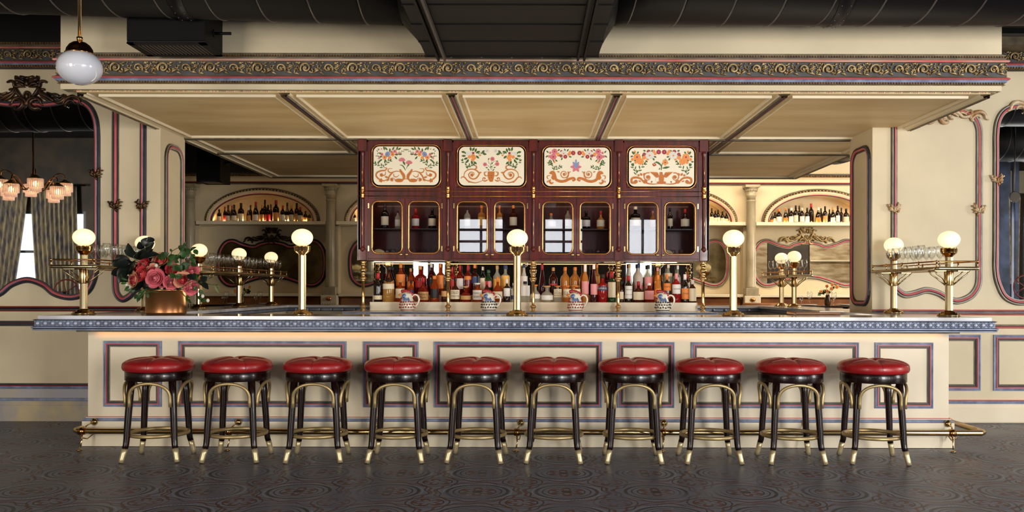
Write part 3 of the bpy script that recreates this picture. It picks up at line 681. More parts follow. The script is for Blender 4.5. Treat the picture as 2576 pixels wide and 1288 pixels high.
# columns between the niches
def column():
    t = thing('column', 'x', 'column', (0, 0, 0)); mb = MB()
    zt = 3.0; zb = Z(722, YB-.1, 833)
    mb.lathe([(.084, zb), (.084, zb+.02), (.078, zb+.03), (.074, zb+.6), (.070, zt-.27), (.078, zt-.262), (.078, zt-.245), (.070, zt-.24)], 'marble_col', n=20); mb.build('shaft', t)
    mb = MB(); mb.lathe([(.070, zt-.24), (.070, zt-.19), (.085, zt-.175), (.085, zt-.16), (.078, zt-.15), (.082, zt-.1), (.11, zt-.05), (.118, zt-.045)], 'marble_col', n=24)
    for k in range(20): a = 2*PI*k/20; mb.ell((.09*math.cos(a), .09*math.sin(a), zt-.085), .012, .012, .02, 'marble_col', 6, 4)
    mb.box(-.12, .12, -.12, .1, zt-.045, zt, 'marble_col', .006); mb.build('capital', t)
    mb = MB(); zp = zb; mb.box(-.105, .105, -.10, .1, zp-.13, zp, 'marble_col', .005); mb.box(-.13, .13, -.125, .1, zp-.42, zp-.13, 'plaster_light', .006)
    for k in range(6): x = -.1+.04*k; mb.box(x-.006, x+.006, -.128, -.12, zp-.38, zp-.27, 'olive')
    mb.box(-.13, .13, -.125, .1, .33, zp-.42, 'plaster_light'); mb.build('pedestal', t)
    mb = MB(); mb.ell((0, -.125, zp-.19), .045, .03, .035, 'copper', 14, 8); mb.build('boss', t)['label'] = 'copper oval boss'
    return t
c0 = column(); cl = [-5.52, -3.255, 3.54]
cn = ['marble column close behind the left pier', 'marble column between the left arch and the cabinet', 'marble column between the cabinet and the right arch']
for i, x in enumerate(cl):
    o = c0 if i == 0 else dup(c0); o.location = (x, YB-.105, 0); o['label'] = cn[i]; o['group'] = 'marble columns along the back wall'
# mirrors under the shelves
YM = YB+.2; sM = YM/F
def backmirror(cx, label, crm, fm, glass):
    half = [(0, 611), (30, 615), (50, 622), (80, 616), (105, 607), (125, 612), (139, 632), (143, 660), (139, 695), (122, 714), (100, 717), (70, 708), (35, 698), (0, 695)]
    pts = [(cx+x*.93, y) for x, y in half]+[(cx-x*.93, y) for x, y in half[::-1][1:-1]]
    P = ccw(pxpath(pts, YM, 5, True))
    return mirror('niche_mirror', label, P, [], W(cx, 604, YM), sM*.5, crm, fm, glass, YM, 1.15)
backmirror(684, 'wide kidney-shaped mirror with bronze crest below the left arch', 'bronze', FM, 'mirror_old')
backmirror(2029, 'wide kidney-shaped mirror with gilt crest below the right arch, beside the right pier', 'gold_ornament', FMR, 'mirror')
backmirror(1014, 'kidney-shaped mirror only glimpsed left of the cabinet', 'bronze', FM, 'mirror_old')
backmirror(1697, 'kidney-shaped mirror cut off by the right edge of the cabinet', 'bronze', FMR, 'mirror_old')
# ------------------------------------------------------------------ the bar counter
ZT = 1.087
BX0, BX1 = -3.93, 3.66      # marble
BF_ = 6.99; BB = 7.66
YR = 12.55                  # rear run outer
LI, RI = -3.29, 3.08        # inner edges of the returns
G = .006
bar = thing('bar_counter', 'long cream panelled bar with zinc beaded edge and glossy marble top behind the stools', 'bar counter', (0, BF_, 0))
TB = Matrix.Translation((0, -BF_, 0))
def bpart(mb, name, label=None):
    o = mb.build(name, bar); o.data.transform(TB)
    if label: o['label'] = label
    return o
mb = MB()
top = [(BX0, BF_), (BX1, BF_), (BX1, DW-G), (RI, DW-G), (RI, BB), (LI, BB), (LI, DW-G), (BX0, DW-G)]
mb.prism(top, ZT-.03, ZT, 'marble_top', 'XY')
bpart(mb, 'marble_top', 'glossy pale marble top')
mb = MB()
mb.prism([(XL+G, DW+.001), (LI, DW+.001), (LI, 11.9), (RI, 11.9), (RI, DW+.001), (XR-G, DW+.001), (XR-G, DP+.01), (3.70, DP+.01), (3.70, YR), (-3.93, YR), (-3.93, DP+.01), (XL+G, DP+.01)], ZT-.03, ZT, 'marble_top', 'XY')
bpart(mb, 'rear_marble_top')
# edge: profile measured from the marble edge outwards
def ez(y, o): return Z(y, BF_-o, 1000)
rows = [(0, 804.5, 'zinc'), (.012, 805, 'zinc'), (.030, 806.5, 'zinc_dark'), (.024, 807.5, 'zinc_dark'), (.018, 808.5, 'zinc'), (.018, 822, 'zinc_dark'), (.026, 823, 'zinc'), (.036, 824.5, 'zinc'), (.036, 827.5, 'zinc_dark'), (.024, 829, 'zinc_dark'), (.030, 830, 'zinc'), (.030, 832.5, 'zinc_dark'), (.0, 833, 'zinc_dark'), (-.05, 832, 'zinc_dark')]
mb = MB(); mb.mould([(BX0, DW-G, 0), (BX0, BF_, 0), (BX1, BF_, 0), (BX1, DW-G, 0)], (0, 0, 1), [(-o, ez(y, o)) for o, y, m in rows], [m for o, y, m in rows])
zb_ = (ez(808.5, .018)+ez(822, .018))/2
def bead(T, k):
    mb.ell((0, -.006, 0), .0165, .014, .0165, 'zinc_bead', 12, 8, T)
    mb.tube([(.0235*math.cos(a), -.002, .0225*math.sin(a)) for a in [2*PI*i/14 for i in range(14)]], .0030, 'zinc', 4, True, T)
    mb.tube([(.034+.004*math.cos(a), -.001, .012*math.sin(a)) for a in (PI/2, PI*.8, PI, PI*1.2, PI*1.5)], .0022, 'zinc', 4, False, T)
n = round((BX1-BX0+.036)/.0601)
for i in range(n): bead(Matrix.Translation((BX0-.018+.03+i*(BX1-BX0+.036-.01)/n, BF_-.018, zb_)), i)
for i in range(27):
    bead(Matrix.Translation((BX0-.018, BF_+.03+i*.0601, zb_)) @ Matrix.Rotation(-PI/2, 4, 'Z'), i)
    bead(Matrix.Translation((BX1+.018, BF_+.03+i*.0601, zb_)) @ Matrix.Rotation(PI/2, 4, 'Z'), i)
bpart(mb, 'beaded_edge', 'blue-grey zinc edge with a row of beads')
# body
YBd = 7.29; YPl = 7.25; bx0, bx1 = X(222, YBd), X(2387, YBd); zpl = Z(1062, YPl)
mb = MB()
def ring(x0, x1, y0, z0, z1, mk, pad=0):
    mb.prism([(x0, y0), (x1, y0), (x1, DW-G), (x1-.35, DW-G), (x1-.35, y0+.32), (x0+.38, y0+.32), (x0+.38, DW-G), (x0, DW-G)], z0, z1, mk, 'XY')
ring(bx0, bx1, YBd, .12, ZT-.031, 'bar_paint'); bpart(mb, 'body')
mb = MB()
ring(bx0-.03, bx1+.03, YPl, 0.003, zpl, 'bar_paint')
PR = [(0, zpl+.035), (-.006, zpl+.034), (-.012, zpl+.030), (-.012, zpl+.024), (-.022, zpl+.020), (-.028, zpl+.006), (-.036, zpl+.002), (-.04, zpl)]
mb.mould([(bx0, DW-G, 0), (bx0, YBd, 0), (bx1, YBd, 0), (bx1, DW-G, 0)], (0, 0, 1), PR, ['pink', 'pink', 'bar_paint', 'grey_blue', 'grey_blue', 'grey_blue', 'olive'])
bpart(mb, 'plinth')
for i, (a, b, o) in enumerate(((262, 408, -1.5), (450, 872, -1), (914, 1053, 0), (1092, 1515, 0), (1553, 1697, .5), (1738, 2160, 1), (2200, 2347, 2))):
    mb = MB(); cx_ = (a+b)/2; zt_, zb2 = Z(859.5+o*0, YBd, 1288), Z(1025.5, YBd, 1288)
    rectframe(mb, X(a, YBd), X(b, YBd), zb2, zt_, YBd, .92); bpart(mb, 'panel_moulding')
# rear and side bodies behind the piers, rear edge of the left return with its zinc lip
mb = MB()
mb.prism([(XL+G+.02, DW+.001), (LI-.04, DW+.001), (LI-.04, 12.0), (RI+.04, 12.0), (RI+.04, DW+.001), (XR-G-.02, DW+.001), (XR-G-.02, DP+.02), (3.5, DP+.02), (3.5, YR-.2), (-3.7, YR-.2), (-3.7, DP+.02), (XL+G+.02, DP+.02)], .003, ZT-.031, 'bar_paint', 'XY')
bpart(mb, 'rear_body')
mb = MB(); er = [(0, 0), (.014, 0), (.018, -.012), (.014, -.03), (.022, -.04), (.022, -.07), (0, -.075)]
mb.mould([(RI, DW-.01, ZT), (RI, BB, ZT), (LI, BB, ZT), (LI, 11.9, ZT), (RI, 11.9, ZT), (RI, DW+.0, ZT)], (0, 0, 1), er, ['zinc', 'zinc_dark', 'zinc', 'zinc_dark', 'zinc', 'zinc_dark'])
for i in range(40): mb.ell((LI+.1+i*.157, 11.9-.03, ZT-.055), .016, .012, .016, 'zinc_bead', 6, 4)
bpart(mb, 'inner_lip')
# LED channel (visible source of the orange band)
mb = MB(); mb.box(bx0+.02, bx1-.02, 7.06, 7.096, .955, ZT-.031, 'olive'); bpart(mb, 'led_channel')
# foot rail
TF = TB
zr_ = .150; rx0, rx1 = X(184, 7.11), X(2482, 7.11); mb = MB()
mb.tube([(rx0, DW-.03, zr_), (rx0, 7.25, zr_), (rx0+.004, 7.15, zr_), (rx0+.04, 7.11, zr_), (rx1-.04, 7.11, zr_), (rx1-.004, 7.15, zr_), (rx1, 7.25, zr_), (rx1, DW-.03, zr_)], .024, 'brass', 12)
fr = bpart(mb, 'foot_rail', 'polished brass foot rail')
for x in (X(207, 7.11), X(577, 7.11), X(940, 7.11), X(1301, 7.11), X(1668, 7.11), X(2030, 7.11), X(2396, 7.11)):
    mb = MB(); mb.lathe([(.030, -.022), (.031, 0), (.030, .022)], 'brass_dark', (0, 0, 0), 14, Matrix.Translation((x, 7.11, zr_)) @ Matrix.Rotation(PI/2, 4, 'Y'))
    mb.tube([(x, 7.11, zr_-.02), (x+.004, 7.10, .07), (x-.006, 7.08, .02)], [.008, .006, .006], 'brass', 8)
    mb.tube([(x+.005, 7.09, .10), (x+.02, 7.16, .08), (x+.03, 7.25, .11)], .005, 'brass', 6)
    mb.lathe([(.024, .002), (.024, .008), (.01, .014)], 'brass', (x-.006, 7.08, 0), 12)
    mb.lathe([(.030, 0), (.030, .006), (.014, .016), (.008, .02)], 'brass', (0, 0, 0), 14, Matrix.Translation((x+.03, 7.249, .205)) @ Matrix.Rotation(PI/2, 4, 'X'))
    mb.tube([(x+.03, 7.235, .205), (x+.02, 7.16, .19), (x+.005, 7.12, .172)], .006, 'brass', 6)
    o = mb.build('rail_bracket', fr); o.data.transform(TF)
mb = MB()
x = rx1; y = 7.75; mb.lathe([(.030, -.022), (.031, 0), (.030, .022)], 'brass_dark', (0, 0, 0), 14, Matrix.Translation((x, y, zr_)) @ Matrix.Rotation(PI/2, 4, 'X'))
mb.tube([(x, y, zr_-.02), (x+.01, y, .06), (x+.05, y, .01)], .006, 'brass', 8); mb.tube([(x, y, .06), (x-.08, y, .09), (x-.19, y, .10)], .005, 'brass', 6); mb.lathe([(.024, .002), (.024, .008), (.01, .014)], 'brass', (x+.05, y, 0), 12)
o = mb.build('rail_bracket', fr); o.data.transform(TF)

# ------------------------------------------------------------------ bar stools
def make_stool():
    t = thing('bar_stool', 'x', 'bar stool')
    # tufted cushion
    mb = MB(); R = .262; zb, ztp = .682, .768; nA, nR = 72, 12; vs = []; fs = []
    zm = zb+.034
    def prof(t, a):
        r = R*math.sin(t)**.78; z = zm+.062*max(0, math.cos(t))**.72; q = r/R
        seam = min(abs(((a-PI/2+PI/3*k+PI) % (2*PI))-PI) for k in range(6))
        dd = .013*math.exp(-(seam*max(r, .02)/.011)**2)*math.exp(-((q-.35)/.42)**2)+.004*math.exp(-(seam*max(r, .02)/.03)**2)*(1-q)
        puff = .005*abs(math.sin(3*(a-PI/2)))*math.sin(PI*min(1, q))
        return r, z-dd-.020*math.exp(-(r/.034)**2)+puff
    ts = [PI/2*i/nR for i in range(1, nR+1)]
    vs.append((0, 0, prof(1e-4, 0)[1]))
    for t_ in ts:
        for i in range(nA): a = 2*PI*i/nA; r, z = prof(t_, a); vs.append((r*math.cos(a), r*math.sin(a), z))
    for (r, z) in ((R*1.004, zm-.012), (R*.992, zm-.024), (R*.965, zm-.034), (R*.93, zb-.006)):
        for i in range(nA): a = 2*PI*i/nA; vs.append((r*math.cos(a), r*math.sin(a), z))
    tot = nR+4
    for i in range(nA):
        j = (i+1) % nA; fs.append((0, 1+i, 1+j))
        for q in range(tot-1): fs.append((1+q*nA+i, 1+(q+1)*nA+i, 1+(q+1)*nA+j, 1+q*nA+j))
    fs.append(tuple(1+(tot-1)*nA+i for i in range(nA)))
    mb.add(vs, fs, 'leather', True)
    cu = mb.build('seat_cushion', t); cu['label'] = 'tufted red leather cushion'
    mb = MB()
    for k in range(6):
        a = PI/2+PI/3*k; P = [(q[0]*math.cos(a), q[0]*math.sin(a), q[1]+.0006) for q in [prof(tt, a) for tt in (.05, .15, .3, .5, .7, .9, 1.1, 1.3, 1.45, PI/2)]]+[(R*1.006*math.cos(a), R*1.006*math.sin(a), zm-.012)]
        mb.tube(P, .0016, 'leather_seam', 4)
    mb.ell((0, 0, prof(1e-4, 0)[1]+.004), .014, .014, .006, 'leather', 12, 6); mb.build('tufting', cu)
    mb = MB(); mb.lathe([(.20, .608), (.240, .608), (.2425, .612), (.2425, .672), (.240, .676), (.2, .676)], 'dark_wood', n=64); mb.build('apron', t)
    for k in range(4):
        a = PI/4+k*PI/2; ca, sa = math.cos(a), math.sin(a); prof = [(.212, .61, .025), (.222, .50, .024), (.234, .36, .023), (.243, .24, .022), (.246, .18, .021), (.252, .13, .020), (.262, .10, .0195)]
        mb = MB(); mb.tube([(r*ca, r*sa, z) for r, z, w in prof], [w*1.12 for r, z, w in prof], 'dark_wood', 12)
        l = mb.build('leg', t)
        prof = [(.260, .106, .0215), (.270, .070, .0205), (.282, .030, .0195), (.289, .004, .019)]
        mb = MB(); mb.tube([(r*ca, r*sa, z) for r, z, w in prof], [w*1.02 for r, z, w in prof], 'ferrule', 14); mb.ell((.2895*ca, .2895*sa, .004), .017, .017, .004, 'ink', 10, 4); mb.build('ferrule', l)['label'] = 'pale brass foot cap'
    mb = MB(); mb.tube([(.214*math.cos(a), .214*math.sin(a), .196) for a in [2*PI*i/48 for i in range(48)]], .0150, 'brass_satin', 10, True); mb.build('footrest_ring', t)['label'] = 'brass footrest ring'
    for k in range(4):
        a0, a1 = PI/4+k*PI/2, PI/4+(k+1)*PI/2; am = (a0+a1)/2; P = []
        l0 = V(.245*math.cos(a0+.13), .245*math.sin(a0+.13), 0); l1 = V(.245*math.cos(a1-.13), .245*math.sin(a1-.13), 0)
        for i in range(25):
            s = i/24; th = PI*s; w = (1-math.cos(th))/2; zz = .455+.140*math.sin(th)**.62 if 0 < s < 1 else .455
            p = l0*(1-w)+l1*w; out = V(math.cos(am), math.sin(am), 0)*(.030*math.sin(th)); P.append((p.x+out.x, p.y+out.y, zz))
        P = [(P[0][0], P[0][1], .415)]+P+[(P[-1][0], P[-1][1], .415)]
        mb = MB(); mb.tube(P, .0125, 'brass_satin', 8)
        for e in (P[0], P[-1]): mb.ell((e[0]*1.04, e[1]*1.04, .432), .003, .003, .003, 'brass', 6, 4)
        mb.build('brass_arch', t)['label'] = 'bent brass brace'
    return t
ST = [(403, 4), (601, 1), (803, 3), (1005, 0), (1202, -4), (1394, -3), (1590, -2), (1782, 0), (1985, 0), (2191, -6)]
ordn = ['leftmost red leather bar stool, in front of the first narrow bar panel', 'second red leather bar stool from the left end of the bar', 'third red leather bar stool from the left, right end of the first wide panel', 'fourth red leather bar stool from the left, before a narrow bar panel', 'fifth red leather bar stool from the left, in front of the middle wide panel',
        'sixth red leather bar stool from the left, right end of the middle wide panel', 'fourth red leather bar stool from the right, before a narrow bar panel', 'third red leather bar stool from the right, left end of a wide panel', 'second red leather bar stool from the right end of the bar', 'rightmost red leather bar stool, in front of the last narrow bar panel']
s0 = make_stool()
for i, (px, rot) in enumerate(ST):
    yc = 6.77-.0028*i
    o = s0 if i == 0 else dup(s0); o.location = (X(px, 6.79), yc, 0); o.rotation_euler = (0, 0, math.radians(rot+random.choice((0, 90, 180, 270)))); o['label'] = ordn[i]; o['group'] = 'red leather stools along the bar'
    if i in (2, 5, 8): o.rotation_euler = (0, 0, math.radians(rot))

# ------------------------------------------------------------------ globe lamps on brass posts
def make_lamp():
    t = thing('globe_lamp', 'x', 'lamp'); z0 = 0
    mb = MB(); mb.lathe([(.094, .001), (.094, .010), (.084, .012), (.084, .022), (.064, .024), (.064, .034), (.040, .036), (.036, .046)], 'brass', n=32); mb.build('base', t)
    mb = MB(); mb.lathe([(.0325, .036), (.0325, .50), (.031, .52)], 'brass_pale', n=16, smooth=False, flute=.10); mb.build('post', t)
    mb = MB(); mb.lathe([(.031, .50), (.034, .512), (.050, .522), (.060, .532), (.066, .538), (.064, .545), (.068, .548), (.068, .572), (.072, .576), (.062, .580), (.05, .580)], 'brass', n=32); mb.build('lamp_holder', t)
    mb = MB(); mb.ell((0, 0, .651), .0895, .0895, .0745, 'globe', 32, 20); mb.build('globe', t)['label'] = 'glowing opal glass globe'
    return t
lamp0 = make_lamp()
LP = [(-3.80, 7.45, 'lit globe lamp at the left end of the bar, left post of the glass rack'), (-3.71, 8.42, 'lit globe lamp behind the flowers, against the left wall'), (X(760, 7.41), 7.41, 'lit globe lamp on the bar top between flowers and cabinet'), (X(1301, 7.41), 7.41, 'lit globe lamp on the bar top, centred before the cabinet'),
      (X(1845, 7.41), 7.41, 'lit globe lamp on the bar top just right of the cabinet'), (3.56, 7.50, 'lit globe lamp at the right end of the bar, nearest post of the rack'), (3.475, 8.44, 'lit globe lamp at the right end of the bar, close to the wall'),
      (-3.735, 9.86, 'nearest lit globe lamp on the rear left return, just right of the pier'), (-3.62, 10.86, 'middle lit globe lamp of the three on the rear left return'), (-3.556, 11.98, 'farthest lit globe lamp on the rear left return'),
      (3.385, 11.34, 'nearer lit globe lamp of the rear right pair, before the mirror'), (3.39, 11.93, 'farther lit globe lamp of the rear right pair, left one')]
for i, (x, y, l) in enumerate(LP):
    o = lamp0 if i == 0 else dup(lamp0); o.location = (x, y, ZT); o['label'] = l; o['group'] = 'globe lamps standing on the bar'
# glass racks: brass trays carried by the lamp posts
def make_rack(name_lbl, x0, x1, y0, y1, posts, nposts, grp='brass glass racks on the lamp posts'):
    t = thing('glass_rack', name_lbl, 'glass rack', ((x0+x1)/2, y0, 1.485), 0, grp); T = Matrix.Translation((-(x0+x1)/2, -y0, -1.485)); zt = 1.485
    out = rrect(x0, x1, y0, y1, .03, 4)
    mb = MB(); mb.prism(out, zt-.004, zt+.004, 'brass_dark', 'XY', T); mb.tube([(p[0], p[1], zt) for p in out], .0145, 'brass_pale', 10, True, T); mb.build('tray', t)
    mb = MB(); ins = rrect(x0+.01, x1-.01, y0+.01, y1-.01, .025, 3); zr = zt+.058
    mb.tube([(p[0], p[1], zr) for p in ins], .006, 'brass_dark', 8, True, T)
    P = [(x0+.012, y0+.012), (x1-.012, y0+.012), (x0+.012, y1-.012), (x1-.012, y1-.012)]
    for k in range(1, nposts): y = y0+(y1-y0)*k/nposts; P += [(x0+.01, y), (x1-.01, y)]
    for (x, y) in P: mb.tube([(x, y, zt), (x, y, zr)], .007, 'brass', 8, T=T); mb.ell((x, y, zr), .011, .011, .011, 'brass', 8, 6, T)
    mb.build('gallery_rail', t)
    for (px_, py_) in posts:
        mb = MB(); mb.lathe([(.0365, zt-.14), (.0385, zt-.135), (.0385, zt-.02), (.0365, zt-.015)], 'brass', (px_, py_, 0), 16, T)
        for dx in (-1, 1):
            for oy in (-.055, .055):
                mb.tube([(px_+dx*.034, py_+oy*.2, zt-.13), (px_+dx*.08, py_+oy, zt-.075), (px_+dx*.125, py_+oy, zt-.045), (px_+dx*.15, py_+oy, zt-.012)], .0065, 'brass_pale', 6, T=T)
            mb.box(px_+dx*.10-.05, px_+dx*.10+.05, py_-.06, py_+.06, zt-.020, zt-.010, 'brass_pale', T=T)
        mb.build('bracket', t)
    return t
make_rack('brass rail tray of glasses at the left end of the bar, beside the flowers', -3.98, -3.60, 7.24, 8.60, [(-3.80, 7.45), (-3.71, 8.42)], 4)
make_rack('brass rail tray of glasses at the right end of the bar', 3.32, 3.68, 7.22, 8.60, [(3.56, 7.50), (3.475, 8.44)], 4)
make_rack('long brass rail tray of glasses on the rear left return', -3.93, -3.42, 9.45, 12.3, [(-3.735, 9.86), (-3.62, 10.86), (-3.556, 11.98)], 9)
make_rack('small brass rail tray before the right mirror', 3.20, 3.52, 11.0, 12.25, [(3.385, 11.34), (3.39, 11.93)], 3)
# stemmed glasses
def make_glass(h=.205, r=.037, kind='wine_glass'):
    mb = MB(); mb.lathe([(.033, .0), (.033, .002), (.008, .006), (.0045, .02), (.004, h*.42), (.009, h*.45), (r*.75, h*.55), (r, h*.70), (r*.96, h*.85), (r*.80, h), (r*.77, h), (r*.92, h*.85), (r*.95, h*.70), (r*.7, h*.57), (.004, h*.475)], 'thin_glass', n=16)
    return mb.build(kind)
NTH = ['first', 'second', 'third', 'fourth', 'fifth', 'sixth', 'seventh', 'eighth', 'ninth', 'tenth', 'eleventh', 'twelfth', 'thirteenth', 'fourteenth', 'fifteenth', 'sixteenth', 'seventeenth', 'eighteenth', 'nineteenth', 'twentieth', 'twenty-first', 'twenty-second', 'twenty-third', 'twenty-fourth']
g0 = make_glass()
used = [False]
def glass(x, y, z, label, group, sc=1.):
    o = g0 if not used[0] else dup(g0); used[0] = True; o.location = (x, y, z); o.scale = (sc, sc, sc); tag(o, label, 'wine glass', group)
for i in range(9):
    for k in range(2):
        y = 7.60+i*.105; x = (-3.90 if k == 0 else -3.68)+(.02 if i % 2 else 0)
        if k == 1 and abs(y-8.42) < .09: continue
        glass(x, y, 1.492, 'clear stemmed glass, %s row, %s from the front on the left end rack' % (('wall-side', 'bar-side')[k], NTH[i]), 'glasses on the left rack')
for i in range(6):
    for k in range(2): glass((3.385 if k == 0 else 3.60)+(.012 if i % 2 else 0), 7.64+i*.135, 1.492, 'clear stemmed glass, %s row, %s from the front on the right end rack' % (('left', 'right')[k], NTH[i]), 'glasses on the right rack')
for i in range(18):
    y = 9.6+i*.148
    for k in range(2): glass((-3.50 if k == 0 else -3.84)+(.012 if i % 2 else 0), y, 1.492, 'clear stemmed glass, %s row, %s from the front on the long rear left rack' % (('right', 'left')[k], NTH[i]), 'glasses on the rear left rack')
for i in range(5):
    for k in range(2): glass(3.25 if k == 0 else 3.46, 11.15+i*.2, 1.492, 'clear stemmed glass, %s row, %s from the front on the small rear right rack' % (('left', 'right')[k], NTH[i]), 'glasses on the rear right rack')

# ------------------------------------------------------------------ ducts, vent boxes, struts, pendant
def duct(name, label, p0, p1, r, pitch, rib, T0=None, twist=1, body='black_duct'):
    p0, p1 = Vector(p0), Vector(p1); L_ = (p1-p0).length; d = (p1-p0).normalized(); q = d.to_track_quat('Z', 'Y').to_matrix().to_4x4()
    o = thing(name, label, 'duct', p0); T = q
    mb = MB(); mb.lathe([(r, 0), (r, L_)], body, n=56, T=T); mb.build('duct_body', o)
    mb = MB(); n = int(L_/pitch); st = 40; P = []
    for i in range(n*st): a = 2*PI*i/st; P.append((r*math.cos(a), twist*r*math.sin(a), pitch*i/st))
    mb.tube(P, .008, rib, 4, T=T); mb.build('spiral_seam', o)
    for zc in (L_*.18, L_*.62, L_*.93):
        mb = MB()
        mb.lathe([(r+.001, zc), (r+.010, zc+.004), (r+.010, zc+.10), (r+.001, zc+.104)], 'black_duct', n=56, T=T)
        for k in range(36):
            a = 2*PI*k/36
            for zz in (zc+.02, zc+.085): mb.ell((T @ V((r+.011)*math.cos(a), (r+.011)*math.sin(a), zz)), .005, .005, .005, 'steel', 5, 4)
        mb.build('joint_band', o)
    for zc in (L_*.3, L_*.8):
        q3 = p0+d*zc; mb = MB()
        for sx in (-1, 1): mb.tube([V(sx*.06, 0, r*.98)+(q3-p0), V(sx*.06, 0, 4.699-q3.z)+(q3-p0)], .006, 'steel', 6)
        mb.build('hanger', o)
    DUCTS.append(o)
    return o
DUCTS = []
duct('spiral_duct', 'large black spiral duct running along the top right of the view', (.62, 6.60, 3.772), (9.5, 6.56, 3.79), .47, .36, 'duct_rib', twist=-1)
duct('spiral_duct', 'large black spiral duct with a box vent, top left above the pendant lamp', (-.98, 6.60, 3.775), (-9.5, 5.82, 3.775), .47, .36, 'steel', twist=1, body='black_sheet')
duct('spiral_duct', 'dark spiral duct behind the canopy, seen by the right pier', (5.0, 9.6, 3.62), (4.75, 13.8, 3.62), .34, .3, 'duct_rib')
duct('spiral_duct', 'dark spiral duct behind the canopy, seen by the left pier', (-4.7, 9.6, 3.66), (-4.7, 13.8, 3.66), .34, .3, 'duct_rib')
zd = 3.149; xd0, xd1 = X(1070, 6.95), X(1504, 6.95)
duct('spiral_duct', 'spiral duct under the ceiling of the front room, seen in the right mirror', (6.5, 0, 4.25), (12.95, 0, 4.25), .40, .30, 'steel')
t = thing('rectangular_duct', 'flat black sheet metal duct crossing the top centre towards the cornice', 'duct', (0, 5, 3.6)); T = Matrix.Translation((0, -5, -3.6))
mb = MB(); mb.box(xd0, xd1, -1.2, 6.98, zd, 4.25, 'black_sheet', T=T); mb.build('duct_body', t)
mb = MB()
for k in range(12):
    y = 6.96-.42*k; mb.box(xd0-.006, xd1+.006, y-.012, y, zd-.008, 4.2, 'black_sheet', T=T)
for k in range(5): mb.ell((xd0+.2+k*.24, 6.95, zd-.010), .008, .008, .005, 'steel', 6, 4, T)
mb.build('flange', t)
def frustum(mb, sx):
    xa = xd0 if sx < 0 else xd1; xb2 = -.98 if sx < 0 else .62; yc, zc = (6.60, 3.775) if sx < 0 else (6.60, 3.772); n = 28; A = []; B = []
    for i in range(n):
        a = 2*PI*i/n; B.append((xb2, yc+.47*math.cos(a), zc+.47*math.sin(a)))
        c, s = math.cos(a), math.sin(a); m = max(abs(c), abs(s)); A.append((xa+sx*.001, yc+.36*c/m, zc-.06+.55*s/m))
    mb.add(A+B, [(i, (i+1) % n, n+(i+1) % n, n+i) for i in range(n)], 'black_sheet', False, T)
for sx in (-1, 1): mb = MB(); frustum(mb, sx); mb.build('transition_collar', t)
def vent(label, x0, x1, y0, y1, z0, z1, parent):
    T = Matrix.Translation(-Vector(parent.location)); mk_ = lambda n, p: mb.build(n, p)
    mb = MB(); mb.box(x0, x1, y0, y1, z0+.012, z1, 'black_metal', .004, T); t = mk_('vent_box', parent); t['label'] = label
    mb = MB(); mb.box(x0+.002, x1-.002, y0+.002, y1-.002, z0, z0+.012, 'grille_dark', T=T)
    n = 17
    for k in range(n): x = x0+.06+(x1-x0-.12)*k/(n-1); mb.box(x-.005, x+.005, y0+.05, y1-.05, z0-.006, z0+.004, 'steel', T=T)
    for a in ((x0, x1, y0, y0+.05), (x0, x1, y1-.05, y1), (x0, x0+.05, y0, y1), (x1-.05, x1, y0, y1)): mb.box(*a, z0-.008, z0+.002, 'black_metal', T=T)
    mk_('grille', t)
    mb = MB(); zc = (z0+z1)/2-.03; yc = (y0+y1)/2
    mb.tube([(x1-.01, yc, zc), (x1+.13, yc, zc)], .012, 'black_metal', 8, T=T); mb.tube([(x0+.01, yc, zc), (x0-.05, yc, zc)], .012, 'black_metal', 8, T=T)
    mb.lathe([(.03, 0), (.03, .006)], 'black_metal', (0, 0, 0), 10, T @ Matrix.Translation((x1+.001, yc, zc)) @ Matrix.Rotation(PI/2, 4, 'Y')); mk_('damper_rod', t)
    return t
vent('black box vent with bottom grille', X(317, 6.6), X(515, 6.6), 6.6, 6.97, Z(107, 6.6, 400), Z(5, 6.6, 400), DUCTS[1])
vent('dark box vent', X(500, 12.0), X(560, 12.0), 11.9, 12.3, Z(455, 11.9, 530), Z(395, 11.9, 530)+.3, DUCTS[3])
for px, l in ((1110, 'steel channel strut under the flat duct, left one'), (1460, 'steel channel strut under the flat duct, right one')):
    d = 6.93; x = X(px, d); z0 = Z(154, d, px); t = thing('channel_strut', l, 'strut', (x, 1.5, z0), 0, 'steel struts under the flat duct'); T = Matrix.Translation((-x, -1.5, -z0))
    for dx in (-.025, .025): mb = MB(); mb.box(x+dx-.0085, x+dx+.0085, 1.5, d, z0, z0+.034, 'steel' if px < 1200 and dx > 0 else 'black_metal', T=T); mb.build('flange', t)  # left strut's right flange lighter: its bright side is put into the colour
    mb = MB(); mb.box(x-.03, x+.03, 1.5, d-.02, z0+.034, z0+.038, 'black_metal', T=T)
    for y in (2.2, 4.6, 6.6): mb.tube([(x, y, z0+.03), (x, y, zd-.001)], .006, 'steel', 6, T=T)
    mb.build('web', t)
# unlit pendant
d = 5.5; c = W(199, 170, d); t = thing('pendant_lamp', 'unlit white opal pendant on a brass stem, foreground at top left', 'pendant lamp', c)
mb = MB(); mb.ell((0, 0, 0), .1335, .1335, .108, 'opal_off', 40, 24); mb.build('glass_globe', t)
mb = MB(); mb.lathe([(.086, .083), (.088, .088), (.080, .095), (.076, .115), (.060, .140), (.040, .155), (.018, .162), (.012, .175)], 'brass_dark', n=36)
mb.build('brass_cap', t)
mb = MB(); mb.tube([(0, 0, .16), (-.004, 0, 2.012)], .0105, 'brass', 12); mb.tube([(0, 0, .17), (0, 0, .19)], .018, 'brass', 12); mb.build('stem', t)
